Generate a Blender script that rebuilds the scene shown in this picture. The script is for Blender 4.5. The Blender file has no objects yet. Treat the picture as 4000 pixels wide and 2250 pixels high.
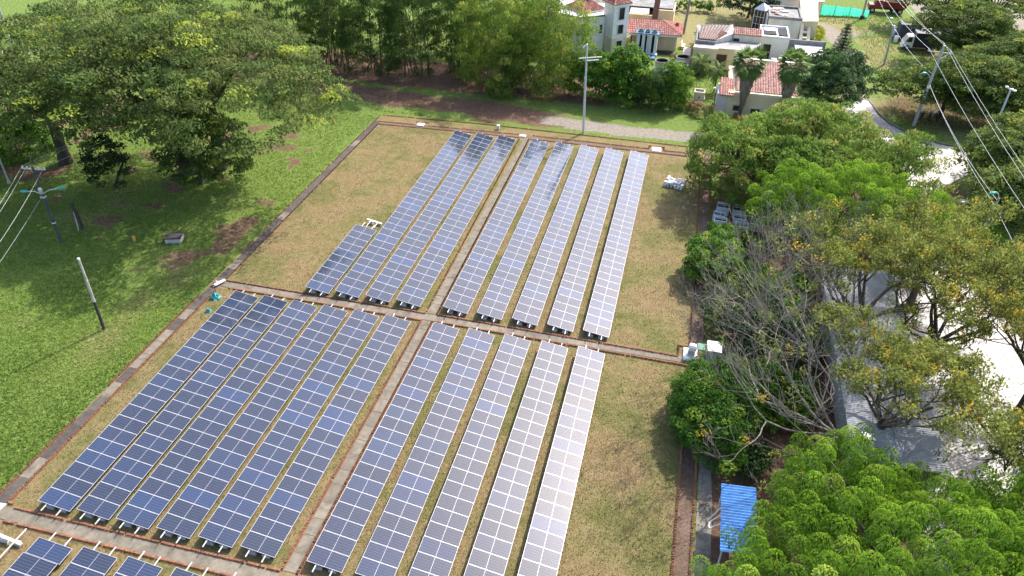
import bpy, math, random
import numpy as np
from mathutils import Vector, Matrix

SC = bpy.context.scene
COL = SC.collection
R = math.radians
rnd = random.Random(7)
rng = np.random.default_rng(11)

# ------------------------------------------------------------------ camera
cam = bpy.data.cameras.new('camera'); camo = bpy.data.objects.new('camera', cam); COL.objects.link(camo)
cam.sensor_width = 36.0; cam.lens = 26.078; cam.clip_start = 0.5; cam.clip_end = 6000
CR = (0.97118633, 0.23796220, 0.01308099); CU = (-0.14910297, 0.56387627, 0.81228804); CF = (-0.18591779, 0.79083345, -0.58310980)
camo.matrix_world = Matrix([(CR[0], CU[0], -CF[0], 32.3927), (CR[1], CU[1], -CF[1], -20.3571), (CR[2], CU[2], -CF[2], 35.6333), (0, 0, 0, 1)])
SC.camera = camo

# ------------------------------------------------------------------ sky, sun, exposure
SUN_EL, SUN_AZ = R(45), math.atan2(0.46, 0.89)      # azimuth measured from +y towards +x
w = bpy.data.worlds.new('World'); SC.world = w; w.use_nodes = True
nt = w.node_tree; nt.nodes.clear()
sky = nt.nodes.new('ShaderNodeTexSky'); sky.sky_type = 'NISHITA'; sky.sun_disc = False
sky.sun_elevation = SUN_EL; sky.sun_rotation = SUN_AZ
sky.air_density = 0.9; sky.dust_density = 5.0; sky.ozone_density = 1.0; sky.altitude = 900
bg = nt.nodes.new('ShaderNodeBackground'); bg.inputs[1].default_value = 0.15
ow = nt.nodes.new('ShaderNodeOutputWorld')
nt.links.new(sky.outputs[0], bg.inputs[0]); nt.links.new(bg.outputs[0], ow.inputs[0])
sl = bpy.data.lights.new('sun', 'SUN'); sl.energy = 2.8; sl.angle = R(0.6); sl.color = (1.0, 0.955, 0.88)
so = bpy.data.objects.new('sun', sl); COL.objects.link(so); so.location = (60, 80, 80)
SDIR = Vector((math.sin(SUN_AZ) * math.cos(SUN_EL), math.cos(SUN_AZ) * math.cos(SUN_EL), math.sin(SUN_EL)))
so.rotation_euler = SDIR.to_track_quat('Z', 'Y').to_euler()
SC.view_settings.view_transform = 'Standard'; SC.view_settings.look = 'None'
SC.view_settings.exposure = 1.5; SC.view_settings.gamma = 1.0
try: SC.view_settings.use_curve_mapping = False
except Exception: pass
SC.render.engine = 'CYCLES'
SC.cycles.max_bounces = 8; SC.cycles.transparent_max_bounces = 8
SC.cycles.use_denoising = True

# ------------------------------------------------------------------ helpers
def tag(o, label=None, cat=None, group=None, kind=None):
    if label: o['label'] = label
    if cat: o['category'] = cat
    if group: o['group'] = group
    if kind: o['kind'] = kind
    return o

def thing(name, label, cat, loc=(0, 0, 0), group=None, rz=0.0):
    o = bpy.data.objects.new(name, None); COL.objects.link(o)
    o.location = loc; o.rotation_euler = (0, 0, rz); o.empty_display_size = 0.3
    return tag(o, label, cat, group)

def link(name, me, parent=None):
    o = bpy.data.objects.new(name, me); COL.objects.link(o)
    if parent is not None: o.parent = parent
    return o

def copy_tree(o, parent=None):
    c = o.copy(); COL.objects.link(c)
    if parent is not None: c.parent = parent
    for ch in list(o.children): copy_tree(ch, c)
    return c

class MB:
    """collects faces in world coordinates; build() makes ONE mesh object relative to its thing"""
    def __init__(s): s.v = []; s.f = []; s.m = []
    def add(s, vs, fs, mi=0):
        b = len(s.v); s.v.extend([tuple(q) for q in vs]); s.f.extend([tuple(b + i for i in f) for f in fs]); s.m.extend([mi] * len(fs))
    def hexa(s, p, mi=0):
        s.add(p, [(0, 3, 2, 1), (4, 5, 6, 7), (0, 1, 5, 4), (1, 2, 6, 5), (2, 3, 7, 6), (3, 0, 4, 7)], mi)
    def box(s, c, d, rz=0.0, mi=0, mat=None):
        x, y, z = d[0] / 2, d[1] / 2, d[2] / 2
        M = mat if mat is not None else Matrix.Rotation(rz, 3, 'Z')
        c = Vector(c)
        s.hexa([c + M @ Vector(q) for q in [(-x, -y, -z), (x, -y, -z), (x, y, -z), (-x, y, -z), (-x, -y, z), (x, -y, z), (x, y, z), (-x, y, z)]], mi)
    def slab(s, a, b, z0, z1, mi=0):      # axis aligned from corner to corner
        s.box(((a[0] + b[0]) / 2, (a[1] + b[1]) / 2, (z0 + z1) / 2), (abs(b[0] - a[0]), abs(b[1] - a[1]), z1 - z0), 0, mi)
    def prism(s, poly, z0, z1, mi=0):      # poly counter-clockwise xy
        n = len(poly)
        z1s = z1 if isinstance(z1, (list, tuple)) else [z1] * n
        vs = [(x, y, z0) for x, y in poly] + [(poly[i][0], poly[i][1], z1s[i]) for i in range(n)]
        s.add(vs, [tuple(range(n - 1, -1, -1)), tuple(range(n, 2 * n))] + [(i, (i + 1) % n, n + (i + 1) % n, n + i) for i in range(n)], mi)
    def bar(s, p, q, w, h, mi=0, up=(0, 0, 1)):
        p = Vector(p); q = Vector(q); d = (q - p); L = d.length; d.normalize()
        sd = d.cross(Vector(up))
        if sd.length < 1e-4: sd = d.cross(Vector((1, 0, 0)))
        sd.normalize(); u2 = sd.cross(d)
        M = Matrix((d, sd, u2)).transposed()
        s.box((p + q) / 2, (L, w, h), 0, mi, M)
    def tube(s, pts, rad, n=6, mi=0, cap=True):
        pts = [Vector(p) for p in pts]
        if not isinstance(rad, (list, tuple)): rad = [rad] * len(pts)
        rings = []; prev = None
        for i, p in enumerate(pts):
            d = (pts[min(i + 1, len(pts) - 1)] - pts[max(i - 1, 0)])
            if d.length < 1e-6: d = Vector((0, 0, 1))
            d.normalize()
            if prev is None:
                a = d.orthogonal().normalized()
            else:
                a = prev - d * prev.dot(d)
                a = a.normalized() if a.length > 1e-5 else d.orthogonal().normalized()
            prev = a; b = d.cross(a)
            rings.append([p + (a * math.cos(t) + b * math.sin(t)) * rad[i] for t in [2 * math.pi * k / n for k in range(n)]])
        vs = [q for r_ in rings for q in r_]; fs = []
        for i in range(len(pts) - 1):
            for k in range(n):
                a = i * n + k; b = i * n + (k + 1) % n
                fs.append((a, b, b + n, a + n))
        if cap:
            fs.append(tuple(range(n - 1, -1, -1))); fs.append(tuple((len(pts) - 1) * n + k for k in range(n)))
        s.add(vs, fs, mi)
    def lathe(s, c, prof, n=20, mi=0):     # prof: (radius, z) list, open surface
        vs = []; fs = []
        for r_, z in prof:
            vs += [(c[0] + r_ * math.cos(2 * math.pi * k / n), c[1] + r_ * math.sin(2 * math.pi * k / n), c[2] + z) for k in range(n)]
        for i in range(len(prof) - 1):
            for k in range(n):
                fs.append((i * n + k, i * n + (k + 1) % n, (i + 1) * n + (k + 1) % n, (i + 1) * n + k))
        s.add(vs, fs, mi)
    def mesh(s, name, mats, org=(0, 0, 0), smooth=False):
        me = bpy.data.meshes.new(name)
        o = Vector(org)
        me.from_pydata([(v[0] - o[0], v[1] - o[1], v[2] - o[2]) for v in s.v], [], s.f)
        if not isinstance(mats, (list, tuple)): mats = [mats]
        for m in mats: me.materials.append(m)
        if len(mats) > 1: me.polygons.foreach_set('material_index', s.m)
        if smooth: me.polygons.foreach_set('use_smooth', [True] * len(me.polygons))
        me.update()
        return me
    def build(s, name, mats, parent=None, smooth=False):
        org = (0, 0, 0)
        if parent is not None:
            q = parent
            while q.parent is not None: q = q.parent
            org = q.location
        return link(name, s.mesh(name, mats, org, smooth), parent)

def part(name, parent, mats, fn, smooth=False):
    b = MB(); fn(b); return b.build(name, mats, parent, smooth)

# ------------------------------------------------------------------ materials
def nmat(name):
    m = bpy.data.materials.new(name); m.use_nodes = True
    n = m.node_tree.nodes; l = m.node_tree.links
    return m, n, l, n['Principled BSDF']

def ramp(n, stops):
    r_ = n.new('ShaderNodeValToRGB'); e = r_.color_ramp.elements
    while len(e) < len(stops): e.new(0.5)
    for i, (p, c) in enumerate(stops):
        e[i].position = p; e[i].color = (*c, 1)
    return r_

def noise(n, l, scale, detail=4, rough=0.55, vec=None):
    t = n.new('ShaderNodeTexNoise'); t.inputs['Scale'].default_value = scale
    t.inputs['Detail'].default_value = detail; t.inputs['Roughness'].default_value = rough
    if vec is not None: l.new(vec, t.inputs['Vector'])
    return t

def mixc(n, l, fac, a, b, mode='MIX'):
    m = n.new('ShaderNodeMix'); m.data_type = 'RGBA'; m.blend_type = mode
    for sock, val in ((m.inputs[0], fac), (m.inputs[6], a), (m.inputs[7], b)):
        if hasattr(val, 'is_output') or isinstance(val, bpy.types.NodeSocket): l.new(val, sock)
        elif isinstance(val, (int, float)): sock.default_value = val
        else: sock.default_value = (*val, 1)
    return m.outputs[2]

def mapr(n, l, v, a, b, c=0.0, d=1.0):
    m = n.new('ShaderNodeMapRange'); m.inputs[1].default_value = a; m.inputs[2].default_value = b
    m.inputs[3].default_value = c; m.inputs[4].default_value = d; m.clamp = True
    l.new(v, m.inputs[0]); return m.outputs[0]

def bump(n, l, bsdf, h, strength=0.4, dist=0.05):
    b = n.new('ShaderNodeBump'); b.inputs['Strength'].default_value = strength; b.inputs['Distance'].default_value = dist
    l.new(h, b.inputs['Height']); l.new(b.outputs[0], bsdf.inputs['Normal'])

def M(name, col, rough=0.7, var=0.25, scale=3.0, col2=None, stain=0.0, metal=0.0, spec=0.5, bmp=0.0, stretch=None, objrand=0.0):
    """general painted / mineral surface: two-tone noise, dirt blotches, optional vertical streaks"""
    m, n, l, b = nmat(name)
    g = n.new('ShaderNodeNewGeometry')
    vec = g.outputs['Position']
    if stretch:
        mp = n.new('ShaderNodeMapping'); mp.inputs['Scale'].default_value = stretch; l.new(vec, mp.inputs[0]); vec2 = mp.outputs[0]
    else: vec2 = vec
    t = noise(n, l, scale, 6, 0.65, vec2)
    c2 = col2 if col2 else tuple(c * (1 - var) for c in col)
    f = mapr(n, l, t.outputs[0], 0.35, 0.68)
    c = mixc(n, l, f, col, c2)
    if stain > 0:
        t2 = noise(n, l, scale * 0.35, 8, 0.7, vec2)
        f2 = mapr(n, l, t2.outputs[0], 0.5, 0.68, 0, stain)
        c = mixc(n, l, f2, c, (0.035, 0.033, 0.03))
    if objrand > 0:
        oi = n.new('ShaderNodeObjectInfo')
        f3 = mapr(n, l, oi.outputs['Random'], 0, 1, 1 - objrand, 1 + objrand)
        hs = n.new('ShaderNodeHueSaturation'); l.new(f3, hs.inputs['Value']); l.new(c, hs.inputs['Color']); c = hs.outputs[0]
    l.new(c, b.inputs['Base Color'])
    b.inputs['Roughness'].default_value = rough; b.inputs['Metallic'].default_value = metal
    b.inputs['Specular IOR Level'].default_value = spec
    if bmp > 0: bump(n, l, b, t.outputs[0], bmp, 0.03)
    return m

def leafmat(name, ca, cb, cc, trans=0.35, rough=0.55):
    """tint attribute: x picks between the two greens, y adds the third (young / dry) colour"""
    m, n, l, b = nmat(name)
    at = n.new('ShaderNodeAttribute'); at.attribute_name = 'tint'
    sep = n.new('ShaderNodeSeparateColor'); l.new(at.outputs['Color'], sep.inputs[0])
    c = mixc(n, l, sep.outputs[0], ca, cb)
    c = mixc(n, l, sep.outputs[1], c, cc)
    hs = n.new('ShaderNodeHueSaturation'); l.new(c, hs.inputs['Color'])
    l.new(mapr(n, l, sep.outputs[2], 0, 1, 0.7, 1.35), hs.inputs['Value'])
    c = hs.outputs[0]
    l.new(c, b.inputs['Base Color']); b.inputs['Roughness'].default_value = rough
    b.inputs['Specular IOR Level'].default_value = 0.12
    tr = n.new('ShaderNodeBsdfTranslucent')
    hs2 = n.new('ShaderNodeHueSaturation'); hs2.inputs['Value'].default_value = 1.25; hs2.inputs['Hue'].default_value = 0.485
    l.new(c, hs2.inputs['Color']); l.new(hs2.outputs[0], tr.inputs[0])
    mx = n.new('ShaderNodeMixShader'); mx.inputs[0].default_value = trans
    l.new(b.outputs[0], mx.inputs[1]); l.new(tr.outputs[0], mx.inputs[2])
    l.new(mx.outputs[0], n['Material Output'].inputs[0])
    return m

MAT = dict(
    brick=M('brick_red', (0.29, 0.105, 0.052), 0.9, 0.5, 4, col2=(0.17, 0.10, 0.06), stain=0.45, objrand=0.25),
    concrete=M('path_concrete', (0.205, 0.175, 0.130), 0.9, 0.4, 2.2, stain=0.55, bmp=0.3, objrand=0.12),
    dark_slab=M('dark_slab', (0.085, 0.072, 0.058), 0.9, 0.45, 2.5, stain=0.5, bmp=0.3, objrand=0.2),
    mortar=M('mortar', (0.20, 0.155, 0.10), 0.95, 0.35, 4, stain=0.2),
    block=M('concrete_block', (0.50, 0.49, 0.46), 0.9, 0.3, 5, stain=0.35, bmp=0.3),
    whitewash=M('whitewash', (0.72, 0.72, 0.70), 0.7, 0.15, 2, stain=0.35, stretch=(1, 1, .25)),
    white=M('white_paint', (0.80, 0.78, 0.73), 0.5, 0.1, 2, stain=0.12),
    offwhite=M('offwhite_wall', (0.70, 0.65, 0.57), 0.85, 0.14, 1.2, stain=0.3, stretch=(1, 1, .3)),
    cream=M('cream_wall', (0.74, 0.60, 0.37), 0.85, 0.14, 1.0, stain=0.15, stretch=(1, 1, .3)),
    cream2=M('pale_cream', (0.76, 0.66, 0.48), 0.85, 0.12, 1.0, stain=0.18, stretch=(1, 1, .3)),
    pinkish=M('pale_pink_wall', (0.66, 0.56, 0.53), 0.85, 0.1, 1.0, stain=0.1),
    darkgrey=M('weathered_concrete', (0.28, 0.27, 0.26), 0.92, 0.45, 1.5, stain=0.7, bmp=0.2),
    flatroof=M('flat_roof_screed', (0.36, 0.35, 0.33), 0.9, 0.4, 1.2, stain=0.7),
    window=M('window_glass', (0.022, 0.026, 0.03), 0.12, 0.4, 2, spec=0.6),
    opening=M('dark_opening', (0.02, 0.018, 0.016), 0.9, 0.3, 2),
    brownwin=M('brown_shutter', (0.07, 0.035, 0.025), 0.6, 0.4, 3),
    tile=M('clay_tile', (0.42, 0.13, 0.085), 0.85, 0.45, 2.4, col2=(0.30, 0.085, 0.06), stain=0.35),
    tile_pale=M('clay_tile_pale', (0.55, 0.24, 0.18), 0.85, 0.4, 2.2, col2=(0.36, 0.11, 0.08), stain=0.2),
    tile_old=M('clay_tile_old', (0.30, 0.15, 0.11), 0.9, 0.5, 3.5, col2=(0.2, 0.085, 0.06), stain=0.5),
    steel=M('galvanised', (0.60, 0.61, 0.63), 0.5, 0.15, 4, metal=0.25),
    alu=M('aluminium_rail', (0.75, 0.75, 0.75), 0.4, 0.1, 4, metal=0.3),
    polec=M('pole_concrete', (0.42, 0.40, 0.37), 0.85, 0.2, 3, stain=0.2),
    poledark=M('pole_dark', (0.07, 0.075, 0.075), 0.8, 0.35, 3),
    polewood=M('pole_white', (0.50, 0.47, 0.42), 0.85, 0.4, 4, stain=0.4),
    lampteal=M('lamp_teal', (0.06, 0.42, 0.36), 0.35, 0.2, 6),
    wire=M('wire', (0.62, 0.64, 0.62), 0.5, 0.1, 2, metal=0.2),
    wiredull=M('dull_wire', (0.36, 0.38, 0.35), 0.7, 0.1, 2),
    black=M('black_rubber', (0.02, 0.02, 0.02), 0.8, 0.3, 6),
    navy=M('navy_panel', (0.018, 0.025, 0.05), 0.5, 0.3, 1.5),
    red=M('truck_red', (0.30, 0.03, 0.035), 0.45, 0.35, 1.5, stain=0.2),
    bluepaint=M('blue_sheet', (0.045, 0.19, 0.50), 0.6, 0.35, 1.6, stain=0.4),
    steelblue=M('blue_frame', (0.10, 0.20, 0.30), 0.5, 0.3, 3),
    greysheet=M('grey_sheet', (0.47, 0.48, 0.50), 0.5, 0.3, 1.0, stain=0.35, metal=0.2, objrand=0.15),
    fanbox=M('fan_box', (0.10, 0.23, 0.26), 0.7, 0.4, 3),
    net=leafmat('green_net', (0.08, 0.66, 0.50), (0.08, 0.66, 0.50), (0.1, 0.7, 0.55), 0.6),
    netteal=M('teal_net', (0.07, 0.38, 0.36), 0.8, 0.5, 6),
    yellow=M('yellow_paint', (0.6, 0.36, 0.04), 0.6, 0.2, 4),
    greenpaint=M('green_board', (0.06, 0.22, 0.14), 0.6, 0.4, 3, stain=0.3),
    bark=M('bark', (0.13, 0.10, 0.075), 0.95, 0.5, 5, bmp=0.5, stretch=(1, 1, .3)),
    barkdark=M('bark_dark', (0.06, 0.048, 0.038), 0.95, 0.5, 5, bmp=0.5, stretch=(1, 1, .3)),
    barkgrey=M('bark_grey', (0.30, 0.255, 0.205), 0.9, 0.35, 5, stain=0.2),
    skirt=M('dead_frond', (0.20, 0.16, 0.125), 0.95, 0.4, 6, stretch=(1, 1, .2)),
    lichen=M('lichen_trunk', (0.25, 0.24, 0.19), 0.95, 0.5, 3, col2=(0.12, 0.12, 0.09)),
    rubble=M('rubble', (0.42, 0.25, 0.19), 0.9, 0.4, 7, col2=(0.5, 0.44, 0.4)),
    junkwhite=M('junk_white', (0.60, 0.60, 0.60), 0.5, 0.15, 3, stain=0.5),
)
LEAF = dict(
    rain=leafmat('leaf_rain_tree', (0.062, 0.118, 0.028), (0.165, 0.195, 0.060), (0.30, 0.36, 0.05), 0.4, 0.7),
    bamboo=leafmat('leaf_bamboo', (0.085, 0.160, 0.024), (0.205, 0.290, 0.045), (0.33, 0.36, 0.08), 0.42, 0.7),
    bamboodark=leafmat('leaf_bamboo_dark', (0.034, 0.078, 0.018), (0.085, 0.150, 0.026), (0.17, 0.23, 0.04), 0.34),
    bright=leafmat('leaf_bright', (0.090, 0.190, 0.016), (0.200, 0.350, 0.036), (0.32, 0.43, 0.07), 0.4),
    loose=leafmat('leaf_loose', (0.085, 0.160, 0.026), (0.180, 0.270, 0.045), (0.30, 0.31, 0.07), 0.4, 0.7),
    bush=leafmat('leaf_bush', (0.045, 0.125, 0.016), (0.115, 0.230, 0.025), (0.22, 0.33, 0.04), 0.36),
    dark=leafmat('leaf_dark', (0.020, 0.050, 0.016), (0.045, 0.085, 0.022), (0.10, 0.15, 0.03), 0.25),
    acacia=leafmat('leaf_acacia', (0.048, 0.090, 0.022), (0.120, 0.175, 0.032), (0.26, 0.30, 0.045), 0.33, 0.7),
    yellow=leafmat('leaf_yellowing', (0.112, 0.155, 0.032), (0.220, 0.245, 0.055), (0.48, 0.34, 0.03), 0.45, 0.7),
    mango=leafmat('leaf_mango', (0.032, 0.085, 0.022), (0.085, 0.155, 0.040), (0.17, 0.23, 0.07), 0.25, 0.6),
    palm=leafmat('leaf_palm', (0.075, 0.150, 0.035), (0.170, 0.265, 0.065), (0.32, 0.30, 0.11), 0.3, 0.5),
    conifer=leafmat('leaf_conifer', (0.02, 0.065, 0.022), (0.045, 0.115, 0.03), (0.09, 0.15, 0.03), 0.15),
    hedge=leafmat('leaf_hedge', (0.10, 0.11, 0.03), (0.22, 0.17, 0.07), (0.40, 0.27, 0.12), 0.25),
    lime=leafmat('leaf_lime', (0.16, 0.24, 0.015), (0.32, 0.36, 0.02), (0.5, 0.45, 0.05), 0.35),
    grass=leafmat('blade_green', (0.095, 0.170, 0.026), (0.205, 0.285, 0.062), (0.31, 0.33, 0.11), 0.4, 0.7),
    straw=leafmat('blade_straw', (0.15, 0.125, 0.052), (0.29, 0.225, 0.11), (0.10, 0.15, 0.03), 0.3),
)

# ------------------------------------------------------------------ ground
def vnoise(x, y, scale, seed):
    g = np.random.default_rng(seed).random((64, 64))
    u = (x / scale) % 64; v = (y / scale) % 64
    i = np.floor(u).astype(int); j = np.floor(v).astype(int); fu = u - i; fv = v - j
    fu = fu * fu * (3 - 2 * fu); fv = fv * fv * (3 - 2 * fv)
    i1 = (i + 1) % 64; j1 = (j + 1) % 64; i %= 64; j %= 64
    return (g[i, j] * (1 - fu) + g[i1, j] * fu) * (1 - fv) + (g[i, j1] * (1 - fu) + g[i1, j1] * fu) * fv

def fbm(x, y, scale, seed):
    return (vnoise(x, y, scale, seed) + .5 * vnoise(x, y, scale / 2, seed + 1) + .25 * vnoise(x, y, scale / 4, seed + 2)) / 1.75

def seg_dist(x, y, pts):
    d = np.full(x.shape, 1e9)
    for (x0, y0), (x1, y1) in zip(pts[:-1], pts[1:]):
        dx, dy = x1 - x0, y1 - y0
        t = np.clip(((x - x0) * dx + (y - y0) * dy) / (dx * dx + dy * dy), 0, 1)
        d = np.minimum(d, np.hypot(x - x0 - t * dx, y - y0 - t * dy))
    return d

def sstep(v, a, b):
    t = np.clip((v - a) / (b - a), 0, 1); return t * t * (3 - 2 * t)

def rectd(x, y, x0, x1, y0, y1):          # >0 inside, metres to the border
    return np.minimum(np.minimum(x - x0, x1 - x), np.minimum(y - y0, y1 - y))

def axis(a, b, st, far):
    c = np.arange(a, b + st, st)
    k = np.array([4, 10, 25, 60, 140, 320, 700]) * far / 700.0
    return np.concatenate([a - k[::-1], c, c[-1] + k])
gx = axis(-95, 100, .6, 1500); gy = axis(-12, 150, .6, 1500)
X, Y = np.meshgrid(gx, gy, indexing='ij')
n1 = fbm(X, Y, 5, 1) - .5; n2 = fbm(X, Y, 1.7, 5) - .5; n3 = fbm(X, Y, 14, 9) - .5
dirt = np.zeros_like(X); dry = np.zeros_like(X); pale = np.zeros_like(X)
# unpaved track behind the field: brown under the bamboo, pale packed earth to the right
tr = seg_dist(X, Y, [(-40, 70), (-10, 64.8), (5, 64.3), (18, 62.6), (27, 61.9), (36, 62.6)])
dirt = np.maximum(dirt, sstep(-(tr + 3.2 * n1 + 1.6 * n2), -3.4, -1.9) * sstep(-X + 6 * n1, -24, -14))
pale = np.maximum(pale, sstep(-(tr + 1.2 * n1 + 1.0 * n2), -1.9, -1.1) * sstep(X + 4 * n1, 15, 18.5))
# litter under the bamboo and the trees
dirt = np.maximum(dirt, sstep(rectd(X, Y, -36, 24, 68, 80) + 2 * n1, -.5, 1.5) * .9)
dirt = np.maximum(dirt, .85 * sstep(rectd(X, Y, 36.6, 62, -12, 58) + 1.2 * n1, -.1, .8))
# thin bare patches in the lawn near the big tree
lawn = sstep(rectd(X, Y, -60, -3.2, 8, 58), 0, 2)
dirt = np.maximum(dirt, lawn * sstep(n1 + .7 * n2 + .4 * n3, .05, .24) * .95 * sstep(Y, 17, 27))
dry = np.maximum(dry, lawn * sstep(fbm(X, Y, 7, 31) + .3 * n2, .60, .85) * .55)
# open ground round the houses
dry = np.maximum(dry, .9 * sstep(rectd(X, Y, 22, 44, 94, 128) + 3 * n1, -1, 2))
dry = np.maximum(dry, .25 * sstep(rectd(X, Y, 27, 37, 73, 92) + 2 * n1, -1, 2))
up = rectd(X, Y, 50, 72, 68, 122)
dry = np.maximum(dry, .85 * sstep(up + 4 * n1, -1, 3) * sstep(fbm(X, Y, 4, 41) + .2 * n2, .36, .62))
pale = np.maximum(pale, sstep(-(seg_dist(X, Y, [(53, 76), (55.0, 86), (55.2, 100), (53.6, 110), (51.8, 116)]) + 1.8 * n1 + 1.2 * n2), -1.9, -.6))
pale = np.maximum(pale, .6 * sstep(-(seg_dist(X, Y, [(55, 108), (60, 112), (64, 116)]) + 4 * n1), -2.0, .3))
dirt = np.maximum(dirt, .8 * sstep(-(np.hypot((X - 63.5), (Y - 78) * 1.1) + 3 * n1), -8.5, -5))
pale = np.maximum(pale, .9 * sstep(rectd(X, Y, 70, 120, 108, 150) + 2 * n1, -.5, .5) * sstep(Y - 1.1 * (X - 70), 0, 2))
pale = np.maximum(pale, .8 * sstep(-(seg_dist(X, Y, [(-95, 58), (-62, 66.5), (-58, 68)]) + 1.2 * n1), -1.5, -.6))
nx, ny = X.shape
me = bpy.data.meshes.new('ground')
Z = 0.10 * (fbm(X, Y, 9, 71) - .5) * sstep(np.maximum(rectd(X, Y, -95, -4, -12, 60), rectd(X, Y, 45, 75, 75, 120)), 0, 3)
V = np.stack([X, Y, Z], -1).reshape(-1, 3)
I = (np.arange(nx - 1)[:, None] * ny + np.arange(ny - 1)[None, :]).reshape(-1)
Fq = np.stack([I, I + ny, I + ny + 1, I + 1], 1)
def np_mesh(me, V, Fq, smooth=False):
    k = Fq.shape[1]
    me.vertices.add(len(V)); me.vertices.foreach_set('co', np.ascontiguousarray(V, np.float32).reshape(-1))
    me.loops.add(Fq.size); me.loops.foreach_set('vertex_index', np.ascontiguousarray(Fq, np.int32).reshape(-1))
    me.polygons.add(len(Fq)); me.polygons.foreach_set('loop_start', np.arange(0, Fq.size, k, dtype=np.int32))
    if smooth: me.polygons.foreach_set('use_smooth', np.ones(len(Fq), bool))
    me.update(calc_edges=True)
np_mesh(me, V, Fq, True)
at = me.attributes.new('mask', 'FLOAT_COLOR', 'POINT')
at.data.foreach_set('color', np.stack([dirt, dry, pale, np.ones_like(X)], -1).astype(np.float32).reshape(-1))
m, n, l, b = nmat('lawn_and_earth')
geo = n.new('ShaderNodeNewGeometry'); P = geo.outputs['Position']
a = n.new('ShaderNodeAttribute'); a.attribute_name = 'mask'
sp = n.new('ShaderNodeSeparateColor'); l.new(a.outputs['Color'], sp.inputs[0])
t1 = noise(n, l, 0.35, 6, .6, P); t2 = noise(n, l, 2.6, 8, .7, P); t3 = noise(n, l, 14, 4, .7, P)
green = ramp(n, [(.30, (.075, .125, .020)), (.5, (.140, .200, .040)), (.72, (.215, .265, .068))]); l.new(t2.outputs[0], green.inputs[0])
gfine = ramp(n, [(.3, (.5, .55, .5)), (.55, (1, 1, 1)), (.75, (1.5, 1.4, 1.5))]); l.new(t3.outputs[0], gfine.inputs[0])
c = mixc(n, l, .75, green.outputs[0], gfine.outputs[0], 'MULTIPLY')
yell = ramp(n, [(.3, (.13, .15, .045)), (.5, (.23, .20, .085)), (.7, (.33, .27, .14))]); l.new(t2.outputs[0], yell.inputs[0])
def soft(sock, spread):       # break the edge of a painted mask with fine noise
    ad = n.new('ShaderNodeMath'); ad.operation = 'MULTIPLY_ADD'; l.new(t2.outputs[0], ad.inputs[0]); ad.inputs[1].default_value = spread; ad.inputs[2].default_value = -spread * .5
    s2 = n.new('ShaderNodeMath'); s2.operation = 'ADD'; l.new(sock, s2.inputs[0]); l.new(ad.outputs[0], s2.inputs[1])
    return mapr(n, l, s2.outputs[0], .25, .75)
c = mixc(n, l, soft(sp.outputs[1], 1.2), c, yell.outputs[0])
brown = ramp(n, [(.3, (.070, .042, .028)), (.5, (.150, .088, .056)), (.72, (.24, .155, .10))]); l.new(t2.outputs[0], brown.inputs[0])
c = mixc(n, l, soft(sp.outputs[0], 1.3), c, brown.outputs[0])
pal = ramp(n, [(.3, (.17, .14, .11)), (.5, (.26, .225, .18)), (.75, (.35, .31, .26))]); l.new(t2.outputs[0], pal.inputs[0])
c = mixc(n, l, soft(sp.outputs[2], .9), c, pal.outputs[0])
l.new(c, b.inputs['Base Color']); b.inputs['Roughness'].default_value = .95; b.inputs['Specular IOR Level'].default_value = .15
bump(n, l, b, t3.outputs[0], .9, .12)
me.materials.append(m)
tag(link('ground', me), kind='structure')

def drymat(name, cols, sc=1.3):
    m, n, l, b = nmat(name)
    geo = n.new('ShaderNodeNewGeometry'); P = geo.outputs['Position']
    t1 = noise(n, l, .22, 6, .62, P); t2 = noise(n, l, sc, 8, .72, P); t3 = noise(n, l, 13, 5, .75, P)
    big = ramp(n, [(.41, cols[0]), (.5, cols[1]), (.58, cols[2])]); l.new(t1.outputs[0], big.inputs[0])
    med = ramp(n, [(.32, cols[3]), (.5, cols[1]), (.7, cols[4])]); l.new(t2.outputs[0], med.inputs[0])
    c = mixc(n, l, .45, big.outputs[0], med.outputs[0])
    fi = ramp(n, [(.28, (.45, .45, .45)), (.52, (1, 1, 1)), (.75, (1.45, 1.42, 1.4))]); l.new(t3.outputs[0], fi.inputs[0])
    c = mixc(n, l, .8, c, fi.outputs[0], 'MULTIPLY')
    l.new(c, b.inputs['Base Color']); b.inputs['Roughness'].default_value = .95; b.inputs['Specular IOR Level'].default_value = .1
    bump(n, l, b, t3.outputs[0], .8, .08)
    return m
MAT['drylawn'] = drymat('dry_lawn', [(.105, .115, .032), (.200, .160, .072), (.225, .150, .082), (.085, .085, .026), (.29, .23, .115)])
MAT['earth'] = drymat('bare_earth', [(.10, .068, .045), (.155, .105, .075), (.19, .135, .10), (.08, .055, .04), (.23, .17, .13)], 2.5)
def sheet(name, poly, z, mat):
    bb = MB(); bb.add([(x, y, z) for x, y in poly], [tuple(range(len(poly)))])
    return tag(bb.build(name, mat), kind='structure')
sheet('dry_lawn', [(-3.15, -9), (36.0, -9), (36.0, 59.55), (20, 59.35), (-2.7, 58.85), (-3.15, 57)], .020, MAT['drylawn'])
sheet('dirt_path', [(35.64, -9), (36.52, -9), (36.52, 59.6), (35.64, 59.5)], .026, MAT['earth'])
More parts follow.
